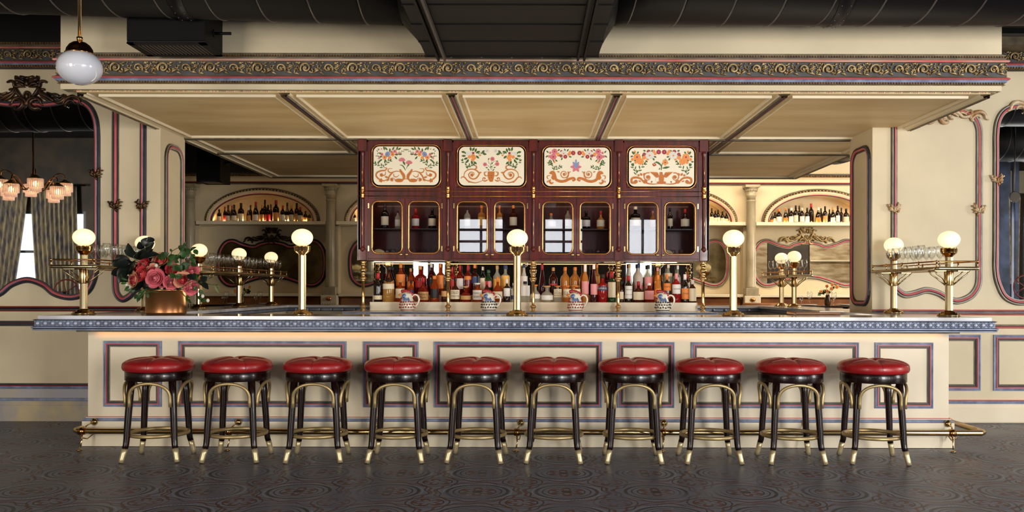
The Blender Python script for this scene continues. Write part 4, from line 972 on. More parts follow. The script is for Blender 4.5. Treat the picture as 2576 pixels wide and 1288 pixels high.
# ------------------------------------------------------------------ back bar and hanging cabinet
YK = 9.25
bb = thing('back_bar_counter', 'low back bar counter under the hanging cabinet, grey edged', 'counter', (0, 9.3, 0)); T = Matrix.Translation((0, -9.3, 0))
ka, kb = X(868, 9.0), X(1800, 9.0); zk = 1.075
mb = MB(); mb.box(ka, kb, 8.95, 9.82, zk-.012, zk, 'marble_top', .004, T); mb.build('counter_top', bb)
mb = MB(); mb.mould([(ka, 9.82, 0), (ka, 8.95, 0), (kb, 8.95, 0), (kb, 9.82, 0)], (0, 0, 1), [(0, zk), (-.012, zk-.002), (-.012, zk-.008), (-.004, zk-.012), (-.014, zk-.018), (-.014, zk-.030), (0, zk-.034)], ['zinc', 'zinc', 'zinc_dark', 'zinc', 'zinc', 'zinc_dark']); o = mb.build('edge', bb); o.data.transform(T)
mb = MB(); mb.box(ka+.04, kb-.04, 9.02, 9.78, .003, zk-.012, 'mahogany_dark', T=T); mb.build('base', bb)
sx0, sx1 = X(930, 9.33), X(1755, 9.33); z1 = Z(760.5, 9.33, 1342); z2 = z1+.075
t = thing('bottle_step', 'pale marble two-step riser carrying the liquor bottles', 'bottle riser', (0, 9.33, zk)); T = Matrix.Translation((0, -9.33, -zk))
mb = MB(); mb.box(sx0, sx1, 9.33, 9.50, zk+.001, z1, 'marble', .003, T); mb.build('front_step', t)
mb = MB(); mb.box(sx0, sx1, 9.501, 9.622, zk+.001, z2, 'marble', .003, T); mb.build('rear_step', t)
cab = thing('hanging_cabinet', 'dark mahogany cabinet with four painted panels and eight glazed doors over the bottles', 'cabinet', (0, YK, 1.6)); TC = Matrix.Translation((0, -YK, -1.6))
kx = lambda px: X(px, YK); kz = lambda py, px=1342: Z(py, YK, px)
def cpart(mb, name, parent=None, label=None):
    o = mb.build(name, parent or cab); o.data.transform(TC)
    if label: o['label'] = label
    return o
x0, x1, zt, zb = kx(901), kx(1783), 2.884, kz(656)
PXS = [912, 1126.5, 1341.5, 1556, 1770]
mb = MB()
mb.box(x0, x1, YK+.36, YK+.38, zb, zt, 'mahogany'); mb.box(x0, x1, YK+.02, YK+.38, zb, zb+.02, 'mahogany'); mb.box(x0, x1, YK, YK+.38, zt-.03, zt, 'mahogany')
for xx in (x0, x1-.02): mb.box(xx, xx+.02, YK, YK+.38, zb, zt, 'mahogany')
mb.box(x0, x1, YK+.02, YK+.36, kz(500), kz(480), 'mahogany')
mb.box(x0, x1, YK+.008, YK+.03, kz(500), kz(477), 'mahogany'); mb.box(x0, x1, YK+.004, YK+.03, kz(363), zt, 'mahogany'); mb.box(x0, x1, YK+.008, YK+.03, zb, kz(651), 'mahogany')
for p in PXS[1:4]: mb.box(kx(p)-.01, kx(p)+.01, YK+.03, YK+.36, zb, zt, 'mahogany')
for p in PXS: mb.box(kx(p-13.5), kx(p+13.5), YK, YK+.03, zb, zt, 'mahogany'); mb.box(kx(p-11.5), kx(p+10.5), YK-.022, YK, kz(382), zt-.002, 'mahogany', .003); mb.box(kx(p-10.5), kx(p+9.5), YK-.012, YK, zb, kz(628), 'mahogany', .003)
cpart(mb, 'carcass')
mb = MB()
for y in (481.5, 494): mb.tube([(x0-.01, YK+.002, kz(y)), (x1+.01, YK+.002, kz(y))], .0042, 'brass_dark', 6)
cpart(mb, 'brass_inlay')
def plate_hole(mb, xa, xb, za, zb_, hole, y0, y1, mk):
    cx, cz = sum(p[0] for p in hole)/len(hole), sum(p[1] for p in hole)/len(hole); out = []
    for (px, pz) in hole:
        dx, dz = px-cx, pz-cz; s = min([(xb-cx)/dx if dx > 1e-9 else 9e9, (xa-cx)/dx if dx < -1e-9 else 9e9, (zb_-cz)/dz if dz > 1e-9 else 9e9, (za-cz)/dz if dz < -1e-9 else 9e9]); out.append((cx+dx*s, cz+dz*s))
    # snap nearest samples to the rectangle's corners
    for c in ((xa, za), (xb, za), (xb, zb_), (xa, zb_)):
        k = min(range(len(out)), key=lambda i: (out[i][0]-c[0])**2+(out[i][1]-c[1])**2); out[k] = c
    n = len(hole); vs = [(p[0], y0, p[1]) for p in hole]+[(p[0], y0, p[1]) for p in out]+[(p[0], y1, p[1]) for p in hole]+[(p[0], y1, p[1]) for p in out]
    fs = []
    for i in range(n):
        j = (i+1) % n; fs += [(i, j, n+j, n+i), (2*n+i, 2*n+j, 3*n+j, 3*n+i), (i, j, 2*n+j, 2*n+i), (n+i, n+j, 3*n+j, 3*n+i)]
    mb.add(vs, fs, mk)
# turned posts of the cabinet front
for p in PXS:
    xx = kx(p); yy = YK-.014
    mb = MB(); mb.lathe([(.020, kz(385)), (.020, kz(383))], 'mahogany', (xx, yy, 0), 16)
    zc = [Z(y, YK, 1342) for y in (627, 629, 620, 617, 505, 500, 495, 472, 470, 384)]
    mb.lathe([(.008, kz(634)), (.022, kz(630)), (.024, kz(626)), (.016, kz(622)), (.016, kz(619)), (.0145, kz(504)), (.02, kz(497))], 'mahogany', (xx, yy, 0), 16)
    mb.lathe([(.02, kz(478)), (.0145, kz(470)), (.0145, kz(394)), (.022, kz(388)), (.022, kz(385)), (.014, kz(382.5))], 'mahogany', (xx, yy, 0), 16)
    po = cpart(mb, 'turned_column')
    mb = MB(); mb.lathe([(.017, kz(500)), (.022, kz(498)), (.019, kz(494)), (.022, kz(490)), (.022, kz(489)), (.014, kz(487)), (.014, kz(485)), (.022, kz(483.5)), (.023, kz(479)), (.019, kz(474)), (.024, kz(471)), (.018, kz(469))], 'brass_dark', (xx, yy, 0), 18)
    for ya, yb2 in ((505, 618), (394, 468)): mb.tube([(xx, yy-.0135, kz(ya)), (xx, yy-.0135, kz(yb2))], .0035, 'brass_dark', 6)
    cpart(mb, 'brass_collar', po)
    # brass posts under the cabinet
    py = 9.17; zt_ = 1.598; s = (zt_-zk)
    prof = [(.030, .0), (.030, .012), (.020, .018), (.018, .05), (.026, .058), (.022, .066), (.032, .085), (.035, .10), (.026, .115), (.019, .125), (.0165, .14), (.0165, .60), (.026, .61), (.020, .622), (.033, .64), (.036, .665), (.024, .69), (.020, .70), (.020, .735), (.030, .742), (.022, .755), (.022, .775), (.034, .80), (.038, .825), (.028, .85), (.020, .862), (.020, .90), (.032, .915), (.034, .935), (.024, .95), (.028, .985), (.036, 1.0)]
    mb = MB(); mb.lathe([(r, zk+.001+z*(s-.001)) for r, z in prof], 'brass', (X(p, py), YK-.045, 0), 24); cpart(mb, 'brass_post')
# ---- painted panels
PANELC = [(1021, 418.5), (1236, 419), (1450.5, 420), (1663.5, 420.5)]
class Art:
    """flat paint shapes laid on the panel; coordinates are 1/10.305 px of the panel's close view"""
    def __init__(s, ox, oy, cz): s.mb = MB(); s.ox = ox; s.oy = oy; s.k = 10.305; s.cz = cz; s.lay = 0
    def P(s, x, y): return (kx(s.ox+x/s.k), kz(s.oy+y/s.k))
    def poly(s, pts, mk, mir=True):
        s.lay += 1; y = YK-.0035-.00002*s.lay
        for m in ((0, 1) if mir else (0,)):
            q = [s.P(2*s.cz-x if m else x, yy) for x, yy in pts]; s.mb.add([(p[0], y, p[1]) for p in q], [tuple(range(len(q)))], mk)
    def leaf(s, x, y, ang, l, w, mk='art_green', mir=True):
        a = math.radians(ang); c, n = math.cos(a), math.sin(a); out = []
        for t, h in ((0, 0), (.25, .7), (.5, 1), (.75, .7), (1, 0), (.75, -.7), (.5, -1), (.25, -.7)): out.append((x+c*l*t-n*w*h/2, y-(n*l*t+c*w*h/2)))
        s.poly(out, mk, mir)
    def ell(s, x, y, rx, ry, mk, mir=True, rot=0):
        a = math.radians(rot); s.poly([(x+rx*math.cos(t)*math.cos(a)-ry*math.sin(t)*math.sin(a), y-(rx*math.cos(t)*math.sin(a)+ry*math.sin(t)*math.cos(a))) for t in [2*PI*i/14 for i in range(14)]], mk, mir)
    def flower(s, x, y, r, n, mk, ck=None, mir=True, a0=0):
        for k in range(n): a = 2*PI*k/n+a0; s.ell(x+r*.55*math.cos(a), y-r*.55*math.sin(a), r*.5, r*.4, mk, mir, math.degrees(a))
        s.ell(x, y, r*.45, r*.45, mk, mir)
        if ck: s.ell(x, y, r*.25, r*.25, ck, mir)
    def strip(s, pts, w, mk='art_ochre', mir=True, n=5):
        q = catmull([(x, y, 0) for x, y in pts], n); N_ = len(q); ws = w if isinstance(w, list) else None; L_, R_ = [], []
        for i, p in enumerate(q):
            a = q[max(0, i-1)]; b = q[min(N_-1, i+1)]; t = (b-a); t = t.normalized() if t.length else V(1, 0, 0); u = i/(N_-1)
            ww = w*(.25+.75*math.sin(PI*min(1, u*.9+.08))) if not ws else ws[0]+(ws[1]-ws[0])*u
            L_.append((p.x-t.y*ww/2, p.y+t.x*ww/2)); R_.append((p.x+t.y*ww/2, p.y-t.x*ww/2))
        s.lay += 1; y = YK-.0035-.00002*s.lay
        for m in ((0, 1) if mir else (0,)):
            f = lambda p: s.P(2*s.cz-p[0] if m else p[0], p[1]); vs = []
            for a, b in zip(L_, R_): A, B = f(a), f(b); vs += [(A[0], y, A[1]), (B[0], y, B[1])]
            s.mb.add(vs, [(2*i, 2*i+1, 2*i+3, 2*i+2) for i in range(N_-1)], mk)
    def spray(s, pts, l, w, mk='art_green', mir=True):
        s.strip(pts, 5, mk, mir); q = catmull([(x, y, 0) for x, y in pts], 3)
        for i in range(1, len(q)):
            d = q[i]-q[i-1]; a = math.degrees(math.atan2(-d.y, d.x)); s.leaf(q[i].x, q[i].y, a+(42 if i % 2 else -42), l, w, mk, mir)
        s.leaf(q[-1].x, q[-1].y, a, l, w, mk, mir)
for k, c in dict(green=(66, 98, 40), ochre=(198, 116, 44), brown=(150, 80, 30), pinkf=(216, 118, 134), deep=(160, 40, 60), bluef=(126, 152, 200), orangef=(236, 150, 76), whitef=(226, 226, 222)).items(): mat('art_'+k, c, .5, var=.18, vscale=90)
def scroll_spiral(A, cx, cy, R, a0, turns, w, d=1, mk='art_ochre', mir=True):
    A.strip([(cx+R*(1-.82*t)*math.cos(a0+d*2*PI*turns*t), cy-R*(1-.82*t)*math.sin(a0+d*2*PI*turns*t)) for t in [i/14 for i in range(15)]], [w, w*.45], mk, mir, 3)
def art1():
    A = Art(920, 355, 1040)
    A.spray([(400, 470), (300, 400), (310, 250)], 60, 18); A.spray([(820, 330), (920, 290), (1000, 240)], 50, 16); A.spray([(460, 720), (500, 600), (600, 520)], 90, 30); A.spray([(460, 720), (370, 640), (270, 600)], 90, 30)
    for x, y, a in ((380, 500, 230), (430, 480, 210), (480, 250, 100), (560, 250, 130), (680, 250, 60), (790, 250, 70), (820, 240, 30), (740, 360, 0), (830, 350, 0), (740, 400, -50), (480, 470, -60), (430, 400, 200), (620, 300, 90), (430, 350, 160)): A.leaf(x, y, a, 110, 46)
    A.ell(560, 350, 62, 74, 'art_bluef', rot=-30); A.strip([(535, 385), (570, 320)], 16, 'art_brown')
    for x, y, r in ((665, 295, 40), (750, 275, 46), (415, 355, 42), (795, 325, 24), (855, 330, 24), (345, 425, 18), (325, 465, 16), (405, 215, 18)): A.flower(x, y, r, 5, 'art_pinkf', 'art_deep' if r > 30 else None)
    A.flower(690, 350, 58, 5, 'art_orangef', 'art_deep'); A.flower(485, 435, 56, 6, 'art_orangef', 'art_deep'); A.flower(615, 440, 44, 5, 'art_orangef')
    A.strip([(1030, 770), (985, 690), (940, 640), (880, 630)], 24, 'art_green', False); A.strip([(1050, 730), (1075, 660), (1110, 600)], 12, 'art_green', False); A.leaf(1020, 640, 118, 140, 50, 'art_green', False); A.leaf(1080, 670, 62, 110, 40, 'art_green', False)
    for x, y in ((935, 490), (1120, 560)):
        for k in range(7): A.leaf(x, y+45, 25+k*22, 105, 42, 'art_pinkf', False)
    A.strip([(880, 740), (930, 830), (980, 900), (985, 980), (930, 1030)], 74); A.strip([(900, 810), (800, 790), (720, 810), (640, 830), (580, 790), (590, 730), (690, 725)], 26)
    A.strip([(700, 830), (640, 880), (600, 950), (590, 1040)], 38); A.strip([(720, 850), (730, 920), (800, 940), (860, 890)], 22); A.ell(860, 1030, 110, 48, 'art_ochre'); A.strip([(560, 1000), (470, 1040), (360, 1010), (270, 920), (290, 830), (400, 780), (500, 770), (540, 710), (470, 700)], 40)
    A.strip([(510, 800), (500, 880), (430, 910), (370, 880)], 22); A.flower(405, 890, 48, 5, 'art_ochre', 'art_brown'); A.flower(390, 1030, 52, 5, 'art_ochre'); A.flower(670, 1005, 44, 5, 'art_ochre', 'art_brown'); scroll_spiral(A, 690, 1020, 64, 0, 1.2, 14)
    A.leaf(590, 960, 165, 110, 50, 'art_ochre'); A.leaf(590, 960, 245, 110, 40, 'art_ochre'); A.strip([(980, 990), (1100, 990)], 18, 'art_ochre', False)
    return A
def art2():
    A = Art(1130, 355, 1085)
    for x, y, a in ((480, 350, 150), (430, 390, 180), (480, 440, 200), (500, 470, 240), (560, 270, 100), (590, 270, 60), (660, 300, 70), (680, 320, 30), (680, 380, -40), (570, 500, -80), (620, 530, -40), (830, 330, 50), (850, 330, -10), (420, 300, 170)): A.leaf(x, y, a, 120, 58)
    A.spray([(690, 330), (760, 310), (860, 300)], 60, 22); A.spray([(460, 740), (460, 640), (350, 530)], 80, 30); A.spray([(460, 740), (520, 650), (600, 610)], 80, 30)
    for k in range(14): A.ell(440+(k % 5)*32, 300+(k//5)*30, 22, 20, 'art_whitef')
    A.ell(615, 315, 34, 30, 'art_deep')
    for x, y, r in ((520, 415, 44), (650, 440, 40), (610, 395, 56), (605, 485, 46)): A.ell(x, y, r, r, 'art_orangef')
    A.ell(615, 375, 10, 8, 'art_brown'); A.leaf(760, 380, 10, 70, 50, 'art_orangef'); A.flower(975, 262, 58, 6, 'art_whitef', 'art_orangef')
    for P_ in ([(1090, 770), (1070, 620), (1110, 480)], [(1080, 740), (1010, 650), (930, 610)], [(1100, 740), (1130, 640), (1220, 590)], [(1070, 620), (1020, 560), (1000, 490)], [(1085, 600), (1150, 540), (1220, 520)]): A.strip(P_, 7, 'art_green', False)
    for x, y, a in ((1040, 770, 140), (1110, 770, 30), (1050, 690, 30), (1140, 700, 20), (1000, 700, 170), (1090, 610, 60), (1200, 525, 0), (1000, 500, 60)): A.leaf(x, y, a, 70, 30, 'art_green', False)
    for x, y, r in ((1115, 468, 56), (922, 610, 50), (1238, 598, 54)): A.flower(x, y, r, 7, 'art_pinkf', 'art_deep', False)
    A.strip([(380, 930), (400, 820), (500, 745), (640, 740), (740, 800), (770, 860), (700, 960), (620, 990), (530, 950), (500, 870), (560, 810), (630, 830), (650, 880)], 34); A.strip([(640, 740), (700, 710), (690, 650), (640, 640)], 34)
    A.strip([(300, 980), (330, 935), (400, 950), (470, 1030), (560, 1070), (700, 1085), (860, 1030)], 32); A.flower(585, 885, 48, 5, 'art_ochre', 'art_brown'); A.strip([(860, 1030), (880, 960), (930, 970), (900, 1010)], 28); A.leaf(760, 830, 10, 80, 40, 'art_ochre'); A.leaf(480, 1020, -60, 80, 40, 'art_ochre')
    A.poly([(1000, 790), (1170, 790), (1165, 900), (1140, 1000), (1120, 1060), (1050, 1060), (1010, 1000), (990, 900)], 'art_ochre', False); A.strip([(1000, 900), (930, 900), (910, 820), (980, 800)], 30); A.strip([(990, 1010), (930, 1040), (870, 1030)], 34)
    for x in (1045, 1110): A.ell(x, 890, 16, 8, 'art_brown', False)
    A.strip([(1078, 880), (1082, 940)], 10, 'art_brown', False); A.strip([(1050, 960), (1080, 950), (1110, 960)], 10, 'art_brown', False)
    return A
def art3():
    A = Art(1350, 355, 1022)
    for x, y, a in ((380, 500, 250), (420, 480, 290), (470, 480, 320), (360, 480, 230), (400, 590, 200), (540, 380, 20), (820, 400, -10), (740, 270, 110), (770, 270, 50), (460, 350, 180), (600, 370, 190), (660, 420, 250), (400, 600, 140), (530, 260, 40), (300, 310, 130), (290, 370, 220)): A.leaf(x, y, a, 85, 40)
    A.spray([(430, 770), (430, 660), (330, 590)], 80, 28); A.spray([(430, 770), (500, 710), (590, 670)], 80, 28)
    for x, y, r, m in ((455, 270, 74, 'pinkf'), (425, 410, 84, 'pinkf'), (345, 305, 34, 'pinkf'), (320, 400, 36, 'pinkf'), (635, 270, 36, 'deep'), (545, 340, 46, 'orangef'), (690, 325, 88, 'whitef'), (625, 385, 40, 'deep'), (735, 405, 52, 'deep'), (860, 295, 40, 'orangef'), (830, 345, 42, 'orangef'), (940, 310, 58, 'deep'), (455, 545, 28, 'orangef')): A.flower(x, y, r, 7, 'art_'+m, 'art_orangef' if m in ('whitef', 'deep') else 'art_deep' if r > 60 else None)
    for k in range(6): A.leaf(1012, 670, 30+k*60-60*.5, 150, 80, 'art_pinkf', False)
    A.poly([(960, 560), (1060, 560), (1062, 660), (1040, 700), (985, 700), (958, 660)], 'art_bluef', False); A.leaf(970, 580, 140, 60, 40, 'art_bluef', False); A.leaf(1050, 580, 40, 60, 40, 'art_bluef', False); A.leaf(1014, 570, 90, 100, 44, 'art_bluef', False)
    A.strip([(330, 840), (380, 800), (440, 810), (450, 900), (500, 1000), (620, 1045), (740, 1030), (850, 980), (950, 960), (985, 1000), (940, 1030), (920, 1000)], 70); A.poly([(320, 850), (360, 790), (450, 785), (490, 850), (520, 980), (420, 1010), (370, 960), (400, 870)], 'art_ochre'); A.strip([(360, 1000), (330, 1050), (380, 1100), (430, 1070)], 50); A.strip([(350, 900), (280, 900), (270, 960), (310, 990)], 22); A.strip([(330, 1020), (270, 1050), (290, 1080)], 22)
    scroll_spiral(A, 705, 855, 118, .6, 1.7, 24, -1); A.flower(705, 855, 34, 5, 'art_ochre', 'art_brown'); A.strip([(820, 900), (830, 820), (880, 790)], 26); A.strip([(830, 900), (750, 1000)], 18); A.leaf(590, 810, 160, 70, 36, 'art_ochre')
    return A
def art4():
    A = Art(1560, 355, 1063)
    for x, y, a in ((330, 330, 110), (330, 350, 80), (350, 330, 60), (330, 380, 200), (430, 330, 60), (420, 480, 200), (560, 400, 60), (790, 260, 20), (660, 260, 160), (860, 390, -20), (840, 430, -60), (300, 530, 180), (640, 500, -30), (340, 570, 220)): A.leaf(x, y, a, 80, 48)
    A.spray([(410, 900), (400, 780), (330, 660)], 100, 34); A.spray([(410, 860), (500, 720), (600, 600)], 100, 34)
    for x, y, r, m in ((430, 410, 96, 'orangef'), (520, 525, 88, 'orangef'), (310, 470, 40, 'orangef'), (400, 545, 40, 'orangef'), (610, 425, 52, 'orangef'), (705, 460, 38, 'orangef'), (730, 270, 50, 'deep'), (615, 335, 42, 'deep'), (755, 370, 100, 'whitef'), (865, 265, 40, 'orangef'), (900, 325, 36, 'orangef'), (990, 280, 60, 'deep'), (375, 270, 26, 'orangef')): A.flower(x, y, r, 8, 'art_'+m, 'art_pinkf' if m == 'deep' else 'art_orangef' if m == 'whitef' else 'art_deep' if r > 90 else None)
    A.strip([(1055, 750), (1060, 640), (960, 560), (880, 550)], 30, 'art_green', False); A.strip([(1055, 720), (1090, 570), (1150, 500), (1165, 450)], 18, 'art_green', False); A.leaf(1080, 700, 10, 210, 56, 'art_green', False); A.leaf(1050, 600, 150, 160, 44, 'art_green', False); A.leaf(1030, 690, 235, 60, 30, 'art_green', False)
    A.flower(1160, 550, 78, 5, 'art_orangef', 'art_brown', False, 1); A.leaf(930, 620, 165, 110, 90, 'art_deep', False); A.leaf(840, 580, -30, 80, 40, 'art_orangef', False)
    A.strip([(370, 1100), (430, 1060), (400, 1020), (340, 1080), (290, 1060), (300, 970), (400, 940), (520, 970), (620, 1060), (800, 1110), (1000, 1100)], 56); scroll_spiral(A, 710, 930, 118, 1.2, 1.3, 28, 1); A.flower(710, 930, 48, 6, 'art_ochre', 'art_brown'); A.leaf(560, 900, 120, 90, 60, 'art_ochre'); A.leaf(500, 900, 150, 70, 60, 'art_ochre'); A.leaf(590, 890, 60, 80, 50, 'art_ochre'); A.ell(640, 1050, 60, 48, 'art_ochre'); A.leaf(540, 1050, 160, 80, 40, 'art_ochre'); A.strip([(800, 1090), (820, 1040), (790, 1060)], 24)
    A.poly([(760, 795), (860, 880), (930, 945), (1010, 930), (990, 860), (960, 805)], 'art_ochre'); A.ell(1063, 960, 66, 130, 'art_ochre', False); A.ell(1045, 830, 34, 36, 'art_ochre', False); A.leaf(1050, 820, 0, 50, 30, 'art_brown', False); A.ell(1063, 1070, 120, 40, 'art_ochre', False)
    for k in range(5): A.strip([(900+k*16, 920-k*10), (860+k*20, 850-k*6)], 6, 'art_brown')
    A.ell(945, 1000, 34, 44, 'panel_cream', False)
    return A
arts = [art1, art2, art3, art4]
pdesc = ['cream panel painted with pink carnations and blue flowers', 'cream panel painted with oranges and a mask', 'cream panel painted with a blue tulip', 'cream panel painted with an orange lily']
for i, (cx, cy) in enumerate(PANELC):
    a, b = kx(cx-83+1), kx(cx+83-1); zc0, zc1 = kz(cy+48), kz(cy-49)
    mb = MB(); xa, xb = kx(PXS[i]+13.5), kx(PXS[i+1]-13.5); hole = rrect(a-.012, b+.012, zc0-.012, zc1+.012, .075, 7)
    plate_hole(mb, xa, xb, kz(477), kz(363), hole, YK+.012, YK+.03, 'mahogany')
    mb.mould([(xa, YK+.012, kz(477)), (xb, YK+.012, kz(477)), (xb, YK+.012, kz(363)), (xa, YK+.012, kz(363))], (0, -1, 0), [(0, .006), (.022, .006), (.030, 0)], ['mahogany'], True)
    cpart(mb, 'panel_surround')
    mb = MB(); mb.prism(rrect(a, b, zc0, zc1, .062, 8), YK-.003, YK+.02, 'panel_cream'); pn = cpart(mb, 'painted_panel', None, pdesc[i])
    cpart(arts[i]().mb, 'painted_flowers', pn)
    mb = MB(); mb.tube([(p[0], YK+.006, p[1]) for p in rrect(a-.020, b+.020, zc0-.020, zc1+.020, .082, 8)], .0075, 'brass_dark', 8, True); cpart(mb, 'brass_bead', pn)
# ---- glazed doors
DOORS = [(937, 1010, 925.5, 1018.5), (1029, 1103, 1018.5, 1113), (1151, 1224, 1140, 1234), (1245, 1318, 1234, 1328), (1366, 1439, 1355, 1449.5), (1460, 1533, 1449.5, 1542.5), (1579, 1653, 1569.5, 1663), (1673, 1747, 1663, 1756.5)]
for i, (ga, gb, da, db) in enumerate(DOORS):
    oy = 0.5*(i//2)-.5; xa, xb, xc, xd = kx(ga), kx(gb), kx(da)+.002, kx(db)-.002; za, zb2 = kz(637+oy), kz(509+oy)
    hole = rrect(xa, xb, za, zb2, .055, 7); mb = MB(); plate_hole(mb, xc, xd, kz(650.5), kz(500.5), hole, YK-.004, YK+.018, 'mahogany'); dr = cpart(mb, 'cabinet_door')
    mb = MB(); mb.prism(rrect(xa-.004, xb+.004, za-.004, zb2+.004, .057, 7), YK+.008, YK+.011, 'pane'); cpart(mb, 'glass_pane', dr)
    mb = MB(); mb.tube([(p[0], YK-.005, p[1]) for p in rrect(xa-.006, xb+.006, za-.006, zb2+.006, .06, 7)], .0085, 'brass_dark', 8, True); cpart(mb, 'brass_bead', dr)
    lf = i % 2 == 0; kx_ = kx(db-9.5) if lf else kx(da+4.5)
    mb = MB(); mb.ell((kx_, YK-.018, kz(641)), .020, .012, .012, 'brass', 12, 8); mb.tube([(kx_, YK-.016, kz(641)), (kx_, YK, kz(641))], .006, 'brass', 8); cpart(mb, 'knob', dr)
    for yy in (518.5, 626): hx = xc+.004 if lf else xd-.004; mb = MB(); mb.box(hx-.008, hx+.008, YK-.009, YK-.002, kz(yy+7), kz(yy-7), 'brass', .002); cpart(mb, 'hinge', dr)
mb = MB()
for i in range(4): mb.box(kx(PXS[i])+.012, kx(PXS[i+1])-.012, YK+.05, YK+.355, kz(577), kz(574.5), 'mahogany_dark')
cpart(mb, 'inner_shelf')
area('cabinet_led', (.01, YK+.06, kz(505)), (0, .55, -.8), 3.5, .02, 1.6, (1, .6, .35))
# mirror behind the bottles
mb = MB(); mb.box(sx0-.01, sx1+.005, 9.624, 9.632, zk+.001, 1.6, 'mirror'); tag(mb.build('backsplash_mirror'), 'long clear mirror behind the liquor bottles, under the cabinet', 'mirror')

# ------------------------------------------------------------------ bottles
BP = {  # (radius fraction, height fraction) of the glass
 'round': [(.96, 0), (1, .02), (1, .58), (.93, .64), (.6, .71), (.36, .76), (.30, .80), (.30, .95)],
 'square': [(.96, 0), (1, .02), (1, .60), (.97, .64), (.6, .68), (.34, .72), (.32, .95)],
 'squat': [(.9, 0), (1, .03), (1, .40), (.9, .50), (.55, .60), (.28, .68), (.24, .94)],
 'slim': [(.96, 0), (1, .02), (1, .55), (.8, .66), (.42, .76), (.36, .82), (.36, .96)],
 'cone': [(.96, 0), (1, .02), (1, .30), (.8, .45), (.55, .65), (.38, .82), (.34, .96)],
 'wine': [(.96, 0), (1, .02), (1, .56), (.93, .63), (.6, .70), (.38, .75), (.36, .97)],
 'burg': [(.96, 0), (1, .02), (1, .42), (.9, .52), (.6, .64), (.38, .74), (.34, .97)],
 'flask': [(.5, 0), (.8, .06), (1, .22), (1, .38), (.8, .54), (.4, .64), (.28, .68), (.28, .93)],
 'drop': [(.7, 0), (.85, .05), (1, .22), (.95, .40), (.6, .62), (.34, .76), (.30, .95)],
}
ncache = {}
FONT = None
def lettering(txt, size, r, zc, parent, mk='ink', wmax=.09):
    cu = bpy.data.curves.new('lettering', 'FONT'); cu.body = txt; cu.size = size; cu.align_x = 'CENTER'; cu.align_y = 'CENTER'; cu.resolution_u = 2
    tmp = bpy.data.objects.new('lettering', cu); COL.objects.link(tmp); dg = bpy.context.evaluated_depsgraph_get(); me = bpy.data.meshes.new_from_object(tmp.evaluated_get(dg)); bpy.data.objects.remove(tmp)
    xsn = [v.co.x for v in me.vertices]; w = (max(xsn)-min(xsn)) or 1; k = min(1, wmax/w)
    for v in me.vertices:
        a = v.co.x*k/r; v.co = (r*math.sin(a), -r*math.cos(a), zc+v.co.y*k)
    me.materials.clear(); me.materials.append(MATS[mk]); o = bpy.data.objects.new('lettering', me); COL.objects.link(o); o.parent = parent; return o
def bottle(px, ytop, w, typ, gm, d, zbase, cap='l_blackl', lab='l_cream', lz=(.12, .5), label='', group='', text=None, capk='cap', name='liquor_bottle', cat='bottle', ztop=None, lw=1.0):
    r = w*d/F/2; h = min(ztop if ztop else Z(ytop, d, px), 1.586 if 9.412 < d < 9.6 else 9)-zbase; prof = [(a*r, b*h) for a, b in BP[typ]]; seg = 20 if name == 'liquor_bottle' else 14
    mb = MB(); mb.lathe(prof, gm, n=seg); o = mb.build(name); o.location = (X(px, d), d, zbase+.0005); tag(o, label, cat, group)
    rn, zn = prof[-1]; rn *= 1.08
    mb = MB()
    if capk == 'stopper': mb.lathe([(rn, zn-.01), (rn*1.9, zn), (rn*2.0, zn+(h-zn)*.7), (rn*1.6, h)], cap, n=16)
    elif capk == 'foil': mb.lathe([(rn*1.12, h*.80), (rn*1.08, h*.9), (rn*1.1, h*.985), (rn*.9, h)], cap, n=16)
    else: mb.lathe([(rn*1.05, h*.87), (rn*1.12, h*.88), (rn*1.12, h*.99), (rn, h)], cap, n=16)
    mb.build('cap', o)
    if lab:
        rl = r*1.012; z0, z1_ = lz[0]*h, lz[1]*h; n = 18; half = 1.25*lw; vs = []; fs = []
        for i in range(n+1):
            a = -half+2*half*i/n; vs += [(rl*math.sin(a), -rl*math.cos(a), z0), (rl*math.sin(a), -rl*math.cos(a), z1_)]
        fs = [(2*i, 2*i+2, 2*i+3, 2*i+1) for i in range(n)]; mb = MB(); mb.add(vs, fs, lab, True); lo = mb.build('label', o)
        if text:
            rows = text.split('|'); hh = (z1_-z0)/(len(rows)+.6)
            for q, tx in enumerate(rows): lettering(tx, hh*1.05, rl*1.012, z1_-hh*(q+.8), lo, 'ink' if lab not in ('l_blackl', 'l_blue') else 'l_cream', 2*r*.95)
    return o
